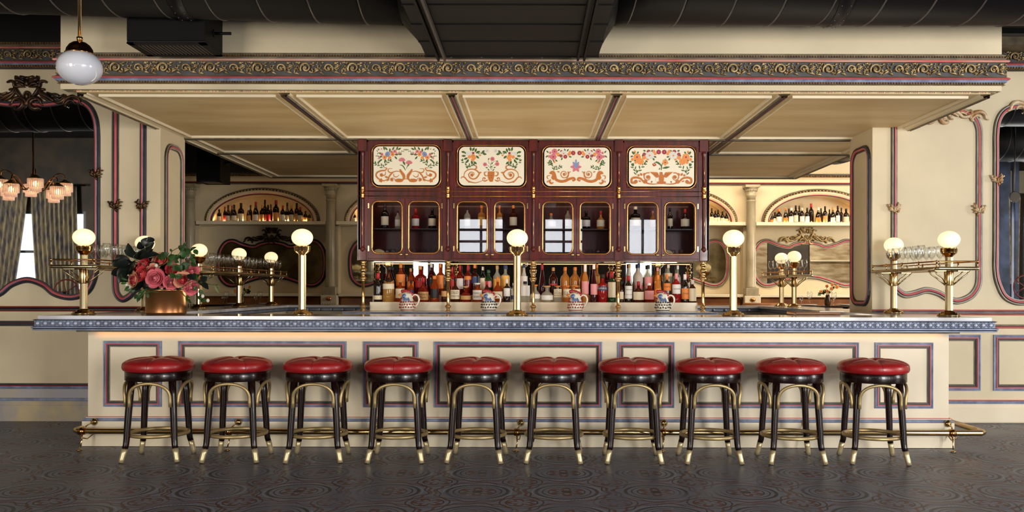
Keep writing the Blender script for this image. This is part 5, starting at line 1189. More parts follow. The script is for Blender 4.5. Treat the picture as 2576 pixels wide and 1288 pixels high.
front = [  # px, ytop, width, shape, glass, cap, label, (z), text, words
 (951, 687, 22, 'wine', 'g_black', 'l_redl', 'l_cream', (.08, .22), None, 'black bottle with red neck foil and low cream label', 'foil'),
 (978, 704, 30, 'square', 'g_yellow', 'l_blackl', 'l_cream', (.58, .82), None, 'broad square pale gold whisky bottle', 'stopper'),
 (1007, 706, 24, 'round', 'g_amber', 'l_tan', 'l_cream', (.18, .62), None, 'amber bottle with tall cream label behind the first pitcher', 'stopper'),
 (1034, 706, 16, 'slim', 'g_amber', 'l_blackl', 'l_blue', (.3, .55), None, 'narrow amber bottle right of the first pitcher', 'cap'),
 (1065, 699, 28, 'squat', 'g_red_amber', 'l_redl', 'l_tan', (.08, .42), "Maker's|Mark", 'squat red-amber bottle with red waxed neck and kraft label', 'foil'),
 (1093, 694, 22, 'slim', 'g_amber', 'l_orange', 'l_blackl', (.15, .5), None, 'amber bottle with a dark patterned label', 'cap'),
 (1118, 714, 16, 'squat', 'g_dark_amber', 'l_blackl', 'l_tan', (.3, .6), None, 'dark amber bottle just left of the second brass post', 'cap'),
 (1145, 699, 24, 'squat', 'g_dark_amber', 'l_blackl', 'l_cream', (.12, .5), 'OLD|FORESTER', 'dark bottle with cream label right of the second brass post', 'cap'),
 (1172, 720, 27, 'squat', 'g_red_amber', 'l_tan', 'l_tan', (.15, .4), None, 'short wide red-amber bottle with cork and low label', 'stopper'),
 (1201, 712, 24, 'round', 'g_amber', 'l_white', 'l_white', (.12, .62), "RUSSELL'S|RESERVE", 'amber bottle with white label left of the second pitcher', 'stopper'),
 (1225, 707, 15, 'slim', 'g_dark_amber', 'l_redl', 'l_orange', (.2, .5), None, 'slim dark bottle with red cap behind the second pitcher', 'foil'),
 (1252, 697, 25, 'squat', 'g_amber', 'l_orange', 'l_cream', (.14, .42), None, 'amber bottle with long gold neck and cream label', 'foil'),
 (1275, 702, 17, 'square', 'g_black', 'l_white', 'l_white', (.25, .6), None, 'black bottle with silver cap and tilted white label', 'foil'),
 (1292, 712, 14, 'round', 'g_pale', 'l_white', 'l_blue', (.15, .35), None, 'clear bottle with small blue label left of the centre lamp', 'cap'),
 (1321, 708, 25, 'square', 'g_pale', 'l_blackl', 'l_white', (.3, .8), None, 'clear square bottle with white label right of the centre lamp', 'cap'),
 (1347, 716, 24, 'squat', 'g_pale', 'l_orange', 'l_white', (.2, .45), None, 'rounded clear bottle with orange stopper by the third brass post', 'stopper'),
 (1376, 719, 31, 'flask', 'g_pale', 'l_tan', 'l_white', (.14, .42), None, 'round clear flask with white medallion label', 'stopper'),
 (1403, 719, 21, 'square', 'g_pale', 'l_orange', 'l_cream', (.3, .8), 'E.L.3|VODKA|BLANCO', 'clear tequila bottle with wide cork, first of three alike', 'stopper'),
 (1427, 719, 21, 'square', 'g_gold', 'l_orange', 'l_cream', (.3, .8), 'C.L.8', 'golden bottle with wide cork, middle of three alike', 'stopper'),
 (1450, 719, 21, 'square', 'g_amber', 'l_orange', 'l_cream', (.3, .8), 'D.L.9', 'amber bottle with wide cork, last of three alike', 'stopper'),
 (1472, 665, 18, 'slim', 'g_gold', 'l_white', 'l_pinkl', (.22, .55), None, 'tall golden bottle with white cap and pink label', 'foil'),
 (1494, 665, 18, 'cone', 'g_plum', 'l_white', 'l_pinkl', (.2, .48), None, 'tall tapering dark bottle with white tip and pink band', 'cap'),
 (1516, 690, 24, 'square', 'g_red', 'l_blackl', 'l_blue', (.42, .56), 'APEROL', 'bright red aperitif bottle with a diagonal blue label', 'cap'),
 (1539, 684, 20, 'slim', 'g_green', 'l_redl', 'l_cream', (.16, .66), None, 'green necked bottle with tall cream label and red foil', 'foil'),
 (1563, 708, 12, 'round', 'g_dark_amber', 'l_blackl', 'l_cream', (.15, .5), None, 'dark bottle peeping right of the fourth brass post', 'cap'),
 (1581, 694, 19, 'wine', 'g_black', 'l_redl', 'l_white', (.14, .62), 'CARPANO|PUNT E MES', 'dark vermouth bottle with red cap and white label', 'foil'),
 (1606, 708, 28, 'squat', 'g_dark_amber', 'l_redl', 'l_cream', (.12, .5), None, 'round-shouldered brown bottle with red collar', 'foil'),
 (1633, 712, 25, 'square', 'g_red_amber', 'l_white', 'l_pinkl', (.15, .6), None, 'square red-amber bottle with oval pink label left of the last pitcher', 'cap'),
 (1655, 692, 18, 'slim', 'g_gold', 'l_orange', 'l_orange', (.3, .5), None, 'golden bottle with orange label behind the last pitcher', 'foil'),
 (1678, 690, 19, 'round', 'g_black', 'l_orange', 'l_orange', (.42, .68), 'AVERNA', 'black bottle with an orange diamond label', 'foil'),
 (1701, 688, 22, 'round', 'g_red', 'l_pinkl', 'l_white', (.3, .62), 'CAMPARI', 'red bottle with white label right of the last pitcher', 'foil'),
 (1723, 690, 19, 'wine', 'g_black', 'l_white', 'l_orange', (.12, .5), 'CYNAR', 'dark bottle with silver neck and orange-red label', 'foil'),
 (1742, 704, 19, 'wine', 'g_dark_amber', 'l_white', 'l_cream', (.06, .62), None, 'bottle wrapped in cream paper at the right end', 'foil'),
]
back = [
 (979, 670, 28, 'drop', 'g_dark_amber', 'l_blackl', 'l_tan', (.3, .5), 'broad teardrop dark amber bottle, first at the back'), (1008, 664, 24, 'round', 'g_amber', 'l_orange', 'l_orange', (.28, .66), 'amber bottle with large orange label at the back'),
 (1033, 675, 18, 'round', 'g_amber', 'l_tan', 'l_orange', (.2, .5), 'amber bottle with pale neck band at the back'), (1057, 669, 25, 'square', 'g_red_amber', 'l_tan', 'l_redl', (.25, .5), 'square red-amber bottle behind the waxed one'),
 (1085, 662, 19, 'round', 'g_plum', 'l_white', 'l_blackl', (.2, .5), 'dark faceted bottle with pale stopper at the back'), (1107, 662, 19, 'square', 'g_amber', 'l_orange', 'l_orange', (.2, .62), 'amber bottle with long orange label left of the second brass post'),
 (1138, 672, 15, 'round', 'g_red', 'l_redl', 'l_redl', (.3, .5), 'red bottle half hidden by the second brass post'), (1157, 667, 18, 'round', 'g_red_amber', 'l_redl', 'l_white', (.2, .55), 'bottle with red cap and white label with a dark figure'),
 (1177, 666, 18, 'round', 'g_red_amber', 'l_redl', 'l_orange', (.5, .62), 'bottle with red cap and round orange seal'), (1194, 665, 18, 'square', 'g_dark_amber', 'l_orange', 'l_blue', (.38, .58), 'dark square bottle with slanting blue label'),
 (1214, 671, 14, 'round', 'g_green_dark', 'l_cream', 'l_cream', (.15, .6), 'dark green bottle with cream label at the back'), (1228, 679, 18, 'round', 'g_green', 'l_green', 'l_pinkl', (.3, .55), 'green bottle with pink label at the back'),
 (1250, 668, 19, 'round', 'g_pale', 'l_tan', 'l_yell', (.15, .55), 'clear bottle with yellow label at the back'), (1271, 667, 21, 'square', 'g_pale', 'l_blue', 'l_yell', (.2, .65), 'clear bottle with blue cap and yellow label'),
 (1318, 661, 19, 'drop', 'g_frost', 'l_blue', 'l_white', (.3, .6), 'white ceramic bottle with painted blue crown right of the centre lamp'), (1364, 660, 16, 'cone', 'g_plum', 'l_redl', None, (.2, .5), 'tall tapering plum bottle right of the third brass post'),
 (1392, 673, 20, 'round', 'g_dark_amber', 'l_tan', 'l_redl', (.35, .42), 'dark amber corked bottle, left of two golden ones'), (1422, 672, 22, 'round', 'g_gold', 'l_orange', 'l_orange', (.2, .35), 'golden corked bottle, left of the pair at the back'),
 (1447, 672, 22, 'round', 'g_gold', 'l_orange', 'l_yell', (.2, .35), 'golden corked bottle, right of the pair at the back'), (1502, 664, 14, 'square', 'g_gold', 'l_orange', 'l_yell', (.2, .6), 'gold bottle with square shoulders behind the tall tapering one'),
 (1527, 686, 13, 'round', 'g_plum', 'l_redl', 'l_redl', (.2, .5), 'small red capped bottle behind the aperitif bottle'), (1583, 659, 17, 'cone', 'g_frost', 'l_tan', None, (.2, .5), 'silver conical bottle with brown top'),
 (1606, 660, 22, 'round', 'g_frost', 'l_blue', 'l_pinkl', (.2, .32), 'frosted white bottle with blue cap'), (1631, 667, 21, 'round', 'g_pale', 'l_blackl', 'l_pinkl', (.25, .6), 'clear bottle with pink label and black cap'),
 (1654, 673, 18, 'round', 'g_gold', 'l_pinkl', 'l_yell', (.2, .5), 'golden bottle with pink cap behind the last pitcher'), (1681, 661, 20, 'round', 'g_pale', 'l_cream', 'l_cream', (.6, .7), 'clear bottle with tall cream neck at the back right'),
 (1705, 668, 14, 'square', 'g_pale', 'l_white', 'l_white', (.3, .6), 'clear bottle with red dot and white cap'), (1729, 690, 12, 'round', 'g_dark_amber', 'l_redl', 'l_cream', (.3, .6), 'small dark bottle with red cap at the back right end'),
]
mat('l_green', (40, 90, 50), .5)
for (px, yt, w, ty, g, cp, lb, lz, tx, ds, ck) in front: bottle(px, yt, w, ty, g, 9.415, z1, cp, lb, lz, ds, 'liquor bottles on the back bar', tx, ck)
for (px, yt, w, ty, g, cp, lb, lz, ds) in back: bottle(px, yt, w, ty, g, 9.558, z2, cp, lb, lz, ds, 'liquor bottles on the back bar', None, 'foil' if cp in ('l_redl',) else 'cap')
# bottles and glasses inside the cabinet
zcs = kz(574.5)+.0005
cabb = [(968, 514, 20, 'round', 'g_black', 'l_blackl', 'l_cream', 'dark bottle with cream label in the first cabinet door'), (1000, 530, 14, 'round', 'g_pale', 'l_blackl', 'l_white', 'clear bottle at the right of the first cabinet door'), (1045, 525, 20, 'square', 'g_red', 'l_redl', 'l_white', 'red capped bottle in the second cabinet door'), (1087, 524, 20, 'square', 'g_black', 'l_blackl', 'l_cream', 'black bottle with round cream label in the second cabinet door'),
        (1175, 522, 17, 'round', 'g_pale', 'l_blackl', 'l_white', 'clear bottle in the third cabinet door'), (1211, 517, 19, 'square', 'g_gold', 'l_orange', 'l_yell', 'yellow label bottle at the right of the third cabinet door'), (1256, 517, 15, 'square', 'g_gold', 'l_orange', 'l_cream', 'yellow label bottle at the left of the fourth cabinet door'), (1291, 517, 20, 'square', 'g_dark_amber', 'l_orange', 'l_cream', 'cream labelled bottle at the right of the fourth cabinet door'),
        (1386, 537, 26, 'squat', 'g_pale', 'l_orange', 'l_white', 'round clear bottle with orange stopper in the fifth cabinet door'), (1428, 523, 15, 'round', 'g_pale', 'l_blackl', 'l_white', 'tall clear bottle in the fifth cabinet door'), (1474, 531, 22, 'square', 'g_black', 'l_blackl', 'l_white', 'dark bottle with round white label in the sixth cabinet door'), (1511, 531, 22, 'squat', 'g_gold', 'l_redl', 'l_cream', 'gold bottle with red stopper in the sixth cabinet door'),
        (1598, 520, 25, 'square', 'g_black', 'l_cream', 'l_cream', 'stout bottle with cream cap in the seventh cabinet door'), (1642, 531, 13, 'round', 'g_gold', 'l_pinkl', 'l_cream', 'small bottle with pink cap in the seventh cabinet door'), (1685, 523, 14, 'wine', 'g_wine', 'l_blackl', 'l_cream', 'slim dark bottle in the eighth cabinet door'), (1723, 526, 24, 'squat', 'g_wine', 'l_redl', 'l_cream', 'squat bottle with red waxed neck in the eighth cabinet door')]
for (px, yt, w, ty, g, cp, lb, ds) in cabb: bottle(px, yt, w*.98, ty, g, YK+.16, zcs, cp, lb, (.15, .5), ds, 'bottles inside the cabinet', None, 'foil' if cp == 'l_redl' else 'cap')
g1 = make_glass(.105, .034, 'coupe_glass'); first = True
for i, (ga, gb, da, db) in enumerate(DOORS):
    for k in range(4):
        o = g1 if first else dup(g1); first = False; o.location = (kx(ga+9+k*18.5), YK+.12+.10*(k % 2), zb+.022); tag(o, 'small stemmed glass at the bottom of the %s cabinet door, %s from left' % (['first', 'second', 'third', 'fourth', 'fifth', 'sixth', 'seventh', 'eighth'][i], ['first', 'second', 'third', 'fourth'][k]), 'glass', 'small glasses inside the cabinet')
# wine bottles on the arched shelves
ORD = ['first', 'second', 'third', 'fourth', 'fifth', 'sixth', 'seventh', 'eighth', 'ninth', 'tenth', 'eleventh', 'twelfth', 'thirteenth', 'fourteenth', 'fifteenth', 'sixteenth', 'seventeenth', 'eighteenth', 'nineteenth', 'twentieth', 'twenty-first', 'twenty-second', 'twenty-third']
wl = [(551, 527, 11, 'wine', 'l_blackl', 'l_cream'), (565, 520, 8, 'wine', 'l_redl', 'l_redl'), (573.5, 516, 11, 'burg', 'l_blackl', 'l_cream'), (583, 517, 8, 'wine', 'l_redl', None), (588.5, 515, 13, 'burg', 'l_blackl', 'l_cream'), (606, 511, 15, 'wine', 'l_blackl', 'l_cream'), (625, 522, 12, 'drop', 'l_white', 'l_tan'), (630, 516, 9, 'wine', 'l_blackl', None), (643, 508, 14, 'burg', 'l_redl', 'l_white'), (659, 516, 12, 'wine', 'l_tan', 'l_tan'), (666, 503, 11, 'wine', 'l_blackl', None),
      (674, 516, 13, 'wine', 'l_blackl', 'l_redl'), (681, 514, 8, 'wine', 'l_blackl', None), (694, 504, 16, 'wine', 'l_redl', 'l_tan'), (711, 517, 12, 'wine', 'l_redl', 'l_white'), (722, 510, 11, 'burg', 'l_blackl', 'l_cream'), (733, 517, 12, 'wine', 'l_tan', 'l_cream'), (746, 511, 12, 'wine', 'l_blackl', 'l_tan'), (755, 521, 13, 'wine', 'l_redl', 'l_cream'), (768, 531, 10, 'wine', 'l_blackl', 'l_tan'), (778, 536, 11, 'wine', 'l_tan', 'l_tan')]
wr = [(1941, 538, 9, 'burg', 'l_blackl', 'l_orange'), (1949, 534, 9, 'wine', 'l_blackl', 'l_white'), (1959, 526, 14, 'wine', 'l_orange', 'l_white'), (1976, 523, 11, 'burg', 'l_orange', 'l_orange'), (1984, 525, 9, 'wine', 'l_blackl', None), (1990, 523, 14, 'wine', 'l_white', 'l_white'), (2001.5, 517, 12, 'wine', 'l_blackl', 'l_cream'), (2010, 518, 9, 'wine', 'l_blackl', None), (2017, 523, 12, 'wine', 'l_cream', 'l_white'), (2030, 523, 11, 'wine', 'l_blackl', 'l_white'), (2040, 512, 13, 'wine', 'l_redl', None),
      (2058, 522, 13, 'burg', 'l_white', 'l_orange'), (2065, 524, 9, 'wine', 'l_blackl', None), (2075, 519, 11, 'wine', 'l_blackl', 'l_tan'), (2086, 527, 8, 'wine', 'l_blackl', None), (2095, 522, 13, 'burg', 'l_tan', 'l_white'), (2107, 518, 11, 'wine', 'l_blackl', 'l_white'), (2116, 523, 9, 'wine', 'l_blackl', None), (2128, 525, 13, 'wine', 'l_blackl', 'l_cream'), (2142, 528, 12, 'wine', 'l_blackl', 'l_cream')]
for lst, nm in ((wl, 'left arch'), (wr, 'right arch')):
    for i, (px, yt, w, ty, cp, lb) in enumerate(lst):
        dd = YB+.16 if lb is None else YB+(.06 if i % 2 else .03); w2 = w
        bottle(px, yt, w2, ty, 'g_wine', dd, zsh, cp, lb, (.04, .42) if ty != 'burg' else (.04, .34), '%s wine bottle, %s from the left under the %s' % ({'l_redl': 'red capped', 'l_blackl': 'dark capped', 'l_white': 'white capped', 'l_tan': 'tan capped', 'l_orange': 'gold foiled', 'l_cream': 'cream capped'}[cp], ORD[i], nm), 'wine bottles under the '+nm, None, 'foil', 'wine_bottle', 'wine bottle')
for k, (px, yt) in enumerate(((883, 540), (891, 534), (1790, 524), (1799, 530), (1806, 528), (1817, 532), (1827, 536), (1838, 541))):
    bottle(px, yt, 10, 'wine', 'g_wine', YB+.05, zsh, 'l_blackl', 'l_cream', (.04, .4), ['first', 'second', 'third', 'fourth', 'fifth', 'sixth', 'seventh', 'eighth'][k]+' of the dark wine bottles beside the cabinet, from left', 'wine bottles beside the cabinet', None, 'foil', 'wine_bottle', 'wine bottle')

# ------------------------------------------------------------------ rooster pitchers
def pitcher(px, ybase, spot, label, sg=1):
    d = 9.09; t = thing('rooster_pitcher', label, 'pitcher', (X(px, d), d, zk+.001), 0, 'rooster pitchers on the back bar'); s = .0042
    mb = MB(); mb.lathe([(.062, 0), (.070, .006), (.070, .014), (.078, .04), (.080, .065), (.070, .10), (.056, .135), (.050, .16), (.046, .18), (.03, .19), (.028, .188)], 'ceramic', n=28); mb.ell((-.012, 0, .165), .058, .046, .036, 'ceramic', 16, 10); mb.build('body', t)
    mb = MB(); mb.lathe([(.0715, .012), (.0722, .018), (.0715, .024)], spot, n=28); rr = random.Random(px)
    for i in range(3):
        for k in range(9):
            a = -PI+PI*(k+.5*(i % 2)+.3)/9; z = .045+i*.028; r = .0795-.10*max(0, z-.065)*1.1; mb.ell((r*math.cos(a), r*math.sin(a), z+rr.uniform(-.004, .004)), .0085, .0085, .009, spot, 8, 5)
    mb.build('painted_spots', t)
    mb = MB(); mb.ell((-.022, -.030, .160), .034, .022, .026, 'glaze_blue', 14, 8)
    for k in range(5): mb.tube([(-.035+k*.012, -.046, .145), (-.03+k*.014, -.060, .12), (-.022+k*.014, -.066, .098)], [.006, .0075, .002], 'glaze_blue', 6)
    mb.ell((-.035, -.050, .168), .006, .004, .006, 'glaze_navy', 8, 5); mb.build('painted_head', t)
    mb = MB()
    for k in range(7): a = .15+k*.16; mb.ell((-.052+k*.020, 0, .214-.0017*(k-1.5)**2*1.2-.002*k), .017, .010, .019, 'glaze_red', 10, 6)
    mb.tube([(-.06, 0, .20), (0, 0, .202), (.06, 0, .168)], .011, 'glaze_red', 8); mb.ell((-.062, -.008, .125), .012, .012, .022, 'glaze_red', 8, 6); mb.build('comb', t)['label'] = 'scalloped red comb'
    mb = MB(); mb.lathe([(.020, 0), (.012, .02), (.002, .036)], 'glaze_orange', (0, 0, 0), 10, Matrix.Translation((-.062, 0, .168)) @ Matrix.Rotation(-PI/2+.1, 4, 'Y')); mb.build('beak', t)
    mb = MB(); P = catmull([(.046, 0, .150), (.075, 0, .172), (.108, 0, .16), (.120, 0, .12), (.105, 0, .075), (.072, 0, .045)], 6); mb.tube(P, .0095, 'ceramic', 10); mb.tube([(p.x+.009 if p.z < .17 else p.x, p.y, p.z+(.008 if p.z > .12 else 0)) for p in P], .0028, spot, 6); mb.build('handle', t)
pitcher(1025, 780, 'glaze_red', 'rooster pitcher with red spots, left of the second brass post'); pitcher(1230, 780, 'glaze_navy', 'rooster pitcher with navy spots, left of the centre lamp'); pitcher(1448, 780, 'glaze_red', 'rooster pitcher with red spots, right of the centre lamp'); pitcher(1667, 780, 'glaze_navy', 'rooster pitcher with navy spots, rightmost of the four')
# ------------------------------------------------------------------ copper pot and flowers
PX, PY = X(418, 7.40), 7.40
t = thing('copper_pot', 'round copper pot of roses standing on the bar top at the left', 'pot', (PX, PY, ZT)); r = .162
mb = MB(); mb.lathe([(r-.012, .001), (r-.002, .006), (r, .02), (r, .198), (r+.006, .200), (r+.008, .206), (r+.003, .211), (r-.006, .210), (r-.010, .10), (r-.012, .02)], 'copper', n=56); mb.build('pot_body', t)
mb = MB(); mb.lathe([(0.001, .195), (r-.012, .197)], 'leaf_dark', n=24); mb.build('floral_foam', t)
mb = MB(); mb.tube([(r+.002, 0, .15), (r+.035, 0, .155), (r+.045, 0, .17), (r+.03, 0, .185), (r+.002, 0, .185)], .006, 'copper', 8); mb.build('handle', t)
def petal(mb, R, a, tilt, w, mk, c, h=1.):
    # cupped petal: patch of a sphere leaning outward
    vs = []; nu, nv = 6, 6
    for j in range(nv+1):
        v = j/nv; ph = -1.15+v*(1.15+.75*h)
        for i in range(nu+1):
            u = (i/nu-.5)*w*math.sqrt(max(.08, 1-(v*1.02-.45)**2*2.2))
            rr = R*(1+.16*v*v*tilt+.05*(abs(u)/w)**2); z = R*math.sin(ph)*h+(R*.10 if 0 else 0)
            rad = rr*math.cos(min(ph, .95))*(1+tilt*.28*max(0, v-.55)); vs.append((c[0]+rad*math.cos(a+u), c[1]+rad*math.sin(a+u), c[2]+z))
    fs = [(j*(nu+1)+i, j*(nu+1)+i+1, (j+1)*(nu+1)+i+1, (j+1)*(nu+1)+i) for j in range(nv) for i in range(nu)]; mb.add(vs, fs, mk, True)
def rose_mesh(outer, inner, seed):
    rr = random.Random(seed); mb = MB(); R = 1.
    mb.ell((0, 0, -.1), .30, .30, .55, inner, 10, 8)
    for (n, Rk, tl, w, mk, h) in ((3, .34, .1, 2.3, inner, 1.25), (4, .50, .3, 1.9, inner, 1.05), (5, .68, .7, 1.6, inner, .86), (5, .84, 1.2, 1.5, outer, .72), (6, 1., 1.9, 1.3, outer, .60)):
        o = rr.uniform(0, 6)
        for k in range(n): petal(mb, Rk, o+2*PI*k/n+rr.uniform(-.15, .15), tl*rr.uniform(.8, 1.2), w, mk, (0, 0, 0), h)
    return mb
PROTO = {}
def rose(px, py, rp, kind, dy, label, aim=None):
    d = PY+dy; rr = rp*d/F*1.02; key = kind
    if key not in PROTO:
        m = rose_mesh({'red': 'rose_red', 'pink': 'rose_pink', 'cream': 'rose_cream'}[kind], {'red': 'rose_red', 'pink': 'rose_pink', 'cream': 'rose_red'}[kind], hash(kind) % 97 if False else len(PROTO)); o = m.build('rose'); PROTO[key] = o
        mb = MB(); mb.ell((0, 0, -.72), .32, .32, .26, 'leaf_green', 8, 6)
        for k in range(5): a = 2*PI*k/5; mb.tube([(.2*math.cos(a), .2*math.sin(a), -.7), (.6*math.cos(a), .6*math.sin(a), -.85)], [.12, .02], 'leaf_green', 5)
        mb.build('sepals', o); mb = MB(); mb.tube([(0, 0, -.8), (0, 0, -2.2)], .08, 'stem', 6); mb.build('stem', o)
    else: o = dup(PROTO[key])
    p = W(px, py, d); o.location = p; o.scale = (rr, rr, rr*.92)
    dirv = aim or Vector((p.x-PX, -.30, (p.z-(ZT+.30))*1.0+.05)); q = Vector(dirv).normalized().to_track_quat('Z', 'Y'); o.rotation_mode = 'QUATERNION'; o.rotation_quaternion = q
    tag(o, label, 'rose', 'roses in the copper pot'); return o
RS = [(361, 664, 14, 'red', -.06, 'red rose, upper left of the bouquet'), (383, 663, 13, 'red', .02, 'red rose tucked behind the upper left one'), (403, 655, 15, 'cream', -.02, 'wide pink and cream rose at the top of the bouquet'), (421, 660, 12, 'pink', .03, 'pink rose at the top right of the bouquet'),
      (349, 673, 11, 'red', .02, 'small red rose behind the upper left cluster'), (383, 681, 13, 'cream', -.10, 'cream and pink rose at the heart of the bouquet'), (357, 690, 15, 'red', -.10, 'full red rose left of the heart'), (336, 705, 15, 'cream', -.08, 'cream edged rose at the lower left'),
      (317, 684, 10, 'pink', -.02, 'half open pink rose at the far left'), (333, 683, 9, 'red', .02, 'small red bud rose beside the far left one'), (391, 700, 17, 'pink', -.14, 'largest pink rose, lower centre'), (410, 708, 11, 'pink', -.11, 'pink rose just right of the largest one'),
      (430, 711, 13, 'pink', -.13, 'pink rose above the pot rim, centre right'), (459, 705, 15, 'cream', -.11, 'cream edged pink rose at the right'), (480, 724, 13, 'pink', -.08, 'pink rose hanging lowest at the right'), (433, 677, 12, 'red', -.06, 'red rose right of the heart, under round leaves'),
      (482, 682, 13, 'pink', -.03, 'pink rose at the upper far right'), (463, 681, 10, 'cream', -.02, 'small cream rose at the upper right'), (487, 706, 12, 'cream', -.02, 'pale rose behind the right cluster'), (418, 673, 10, 'red', .0, 'small red rose in the upper middle')]
for a_ in RS: rose(*a_)
def leafgeo(mb, base, tip, w, mk, up=V(0, -1, 0), fold=.25, n=6):
    base, tip = Vector(base), Vector(tip); d = tip-base; L_ = d.length; dn = d.normalized(); s = dn.cross(up); s = s.normalized() if s.length > 1e-4 else V(1, 0, 0); nn = s.cross(dn)
    vs = []
    for i in range(n+1):
        t = i/n; ww = w*.5*math.sin(PI*min(1, t*.96+.02))**.7*(1.15-.35*t); c = base+d*t+nn*(L_*.10*math.sin(PI*t))
        vs += [c-s*ww+nn*ww*fold, c, c+s*ww+nn*ww*fold]
    fs = []
    for i in range(n):
        for k in (0, 1): fs.append((3*i+k, 3*i+k+1, 3*i+4+k, 3*i+3+k))
    mb.add(vs, fs, mk, True)
def branch(label, pts, leaves, mk, lw, d, group='foliage sprays in the copper pot', tw='stem', name='leafy_branch'):
    P = [W(x, y, d+dd) for x, y, dd in pts]; c = P[0]; T = Matrix.Translation(-c); mb = MB()
    rr = random.Random(label)
    for (x0, y0, x1, y1) in leaves:
        dd = rr.uniform(-.06, .04); up = V(rr.uniform(-.5, .5), -1, rr.uniform(-.4, .5))
        leafgeo(mb, W(x0, y0, d+dd), W(x1, y1, d+dd+rr.uniform(-.05, .03)), lw*rr.uniform(.85, 1.15), mk, up)
    mb2 = mb; o = MB(); o.v = [T @ v for v in mb.v]; o.f = mb.f; o.m = mb.m; o.sm = mb.sm; o.mats = mb.mats; ob = o.build(name); ob.location = c; tag(ob, label, 'foliage', group)
    mb = MB(); mb.tube(catmull(P, 4), .003, tw, 6, T=T); mb.build('stem', ob); return ob
D0 = PY
branch('dark magnolia branch rising to the upper left, over the lamp', [(400, 725, 0), (365, 670, -.05), (335, 645, -.08), (380, 615, -.08)], [(340, 650, 322, 612), (345, 648, 385, 628), (352, 645, 400, 640), (362, 620, 372, 598), (368, 632, 388, 610), (330, 660, 292, 645), (325, 662, 288, 668), (335, 668, 300, 690), (345, 640, 312, 630), (358, 628, 350, 608), (382, 612, 372, 596), (375, 618, 362, 600), (340, 655, 330, 690), (372, 640, 340, 650), (360, 650, 330, 640)], 'leaf_dark', .075, D0-.05)
branch('dark glossy leaves drooping at the far left', [(395, 728, 0), (340, 690, -.03), (300, 675, -.03)], [(320, 668, 282, 660), (318, 675, 280, 690), (315, 680, 300, 712), (322, 672, 296, 700), (300, 665, 284, 655), (330, 670, 312, 700), (310, 660, 290, 648), (330, 700, 300, 708)], 'leaf_dark', .075, D0-.02)
branch('dark leaves filling the middle of the bouquet', [(415, 730, 0), (410, 690, 0), (405, 670, 0)], [(400, 690, 440, 668), (400, 690, 425, 700), (380, 700, 350, 720), (395, 715, 360, 725), (420, 700, 450, 725), (430, 690, 410, 660), (440, 700, 470, 715), (375, 690, 350, 675), (390, 668, 372, 650), (410, 720, 440, 728), (390, 720, 400, 735), (450, 690, 480, 700), (360, 715, 330, 728), (370, 672, 400, 662), (430, 720, 455, 735)], 'leaf_dark', .09, D0+.02)
branch('rounded green leaves at the upper right of the bouquet', [(420, 728, 0), (435, 680, -.05), (442, 650, -.06), (462, 625, -.05)], [(405, 647, 425, 637), (398, 650, 415, 640), (436, 655, 428, 640), (438, 655, 452, 642), (432, 668, 424, 656), (445, 680, 436, 665), (446, 680, 458, 668), (440, 690, 430, 700), (446, 690, 455, 700), (452, 630, 466, 618), (455, 640, 462, 652), (456, 672, 478, 666), (440, 648, 450, 660), (455, 645, 470, 636)], 'leaf_green', .062, D0-.13)
branch('trailing green sprigs at the right, hanging over the pot', [(450, 730, -.02), (485, 700, -.05), (500, 720, -.06), (505, 760, -.06)], [(490, 640, 480, 650), (480, 650, 492, 662), (497, 640, 488, 628), (470, 625, 478, 640), (486, 688, 498, 704), (490, 700, 502, 690), (500, 730, 512, 740), (498, 745, 506, 756), (475, 740, 470, 760), (476, 750, 482, 762), (496, 720, 488, 732), (505, 700, 524, 697), (510, 712, 526, 728), (500, 750, 516, 742), (505, 755, 522, 757), (480, 660, 496, 670), (478, 632, 494, 622)], 'leaf_green', .036, D0-.06)
branch('dark pointed leaves at the right of the bouquet', [(450, 728, 0), (490, 705, -.02), (515, 706, -.02)], [(505, 706, 522, 697), (508, 712, 524, 728), (498, 708, 512, 712), (490, 703, 470, 692)], 'leaf_dark', .05, D0-.12)
branch('fine green tufts at the lower left, in front of the pot', [(400, 735, -.05), (370, 735, -.10), (350, 750, -.12)], [(x, y, x-dx, y+dy) for x, y, dx, dy in ((372, 725, 16, 18), (368, 728, 22, 12), (360, 735, 10, 20), (352, 740, 14, 12), (350, 745, 4, 16), (346, 740, 8, 12), (362, 740, 4, 14), (375, 730, 2, 16), (370, 738, -4, 12), (340, 730, 12, 8), (330, 728, 14, 4), (318, 712, 14, 2), (320, 705, 16, -6), (312, 700, 8, -12), (325, 720, 12, 12), (356, 748, 6, 10), (345, 750, -4, 8))], 'leaf_green', .022, D0-.16)
branch('bare curling twig at the top right of the bouquet', [(425, 690, -.02), (430, 640, -.05), (436, 630, -.05), (452, 622, -.05), (463, 618, -.05)], [(460, 620, 468, 608), (462, 622, 466, 632), (432, 634, 428, 626)], 'leaf_green', .02, D0-.08, tw='twig')
branch('pale orchid-like seed pod on a thread, right of the bouquet', [(490, 712, -.03), (510, 712, -.05), (530, 716, -.05), (545, 716, -.05)], [(541, 716, 551, 738), (543, 716, 552, 724), (544, 717, 554, 728)], 'leaf_pale', .022, D0-.06)
for i, (x, y) in enumerate(((393, 668), (325, 722), (523, 756), (510, 745), (318, 716))):
    p = W(x, y, D0-.16); mb = MB(); mb.ell((0, 0, 0), .014, .014, .017, 'ceramic', 10, 7); o = mb.build('flower_bud'); o.location = p; tag(o, ['white bud in the middle of the bouquet', 'pale bud at the lower left of the bouquet', 'white bud at the tip of the right sprig', 'white bud halfway down the right sprig', 'greenish bud at the far left'][i], 'bud', 'buds in the bouquet')
    mb = MB(); mb.tube([(0, 0, 0), (-.02 if x > 400 else .02, .03, -.03)], .002, 'stem', 5); mb.build('stem', o)

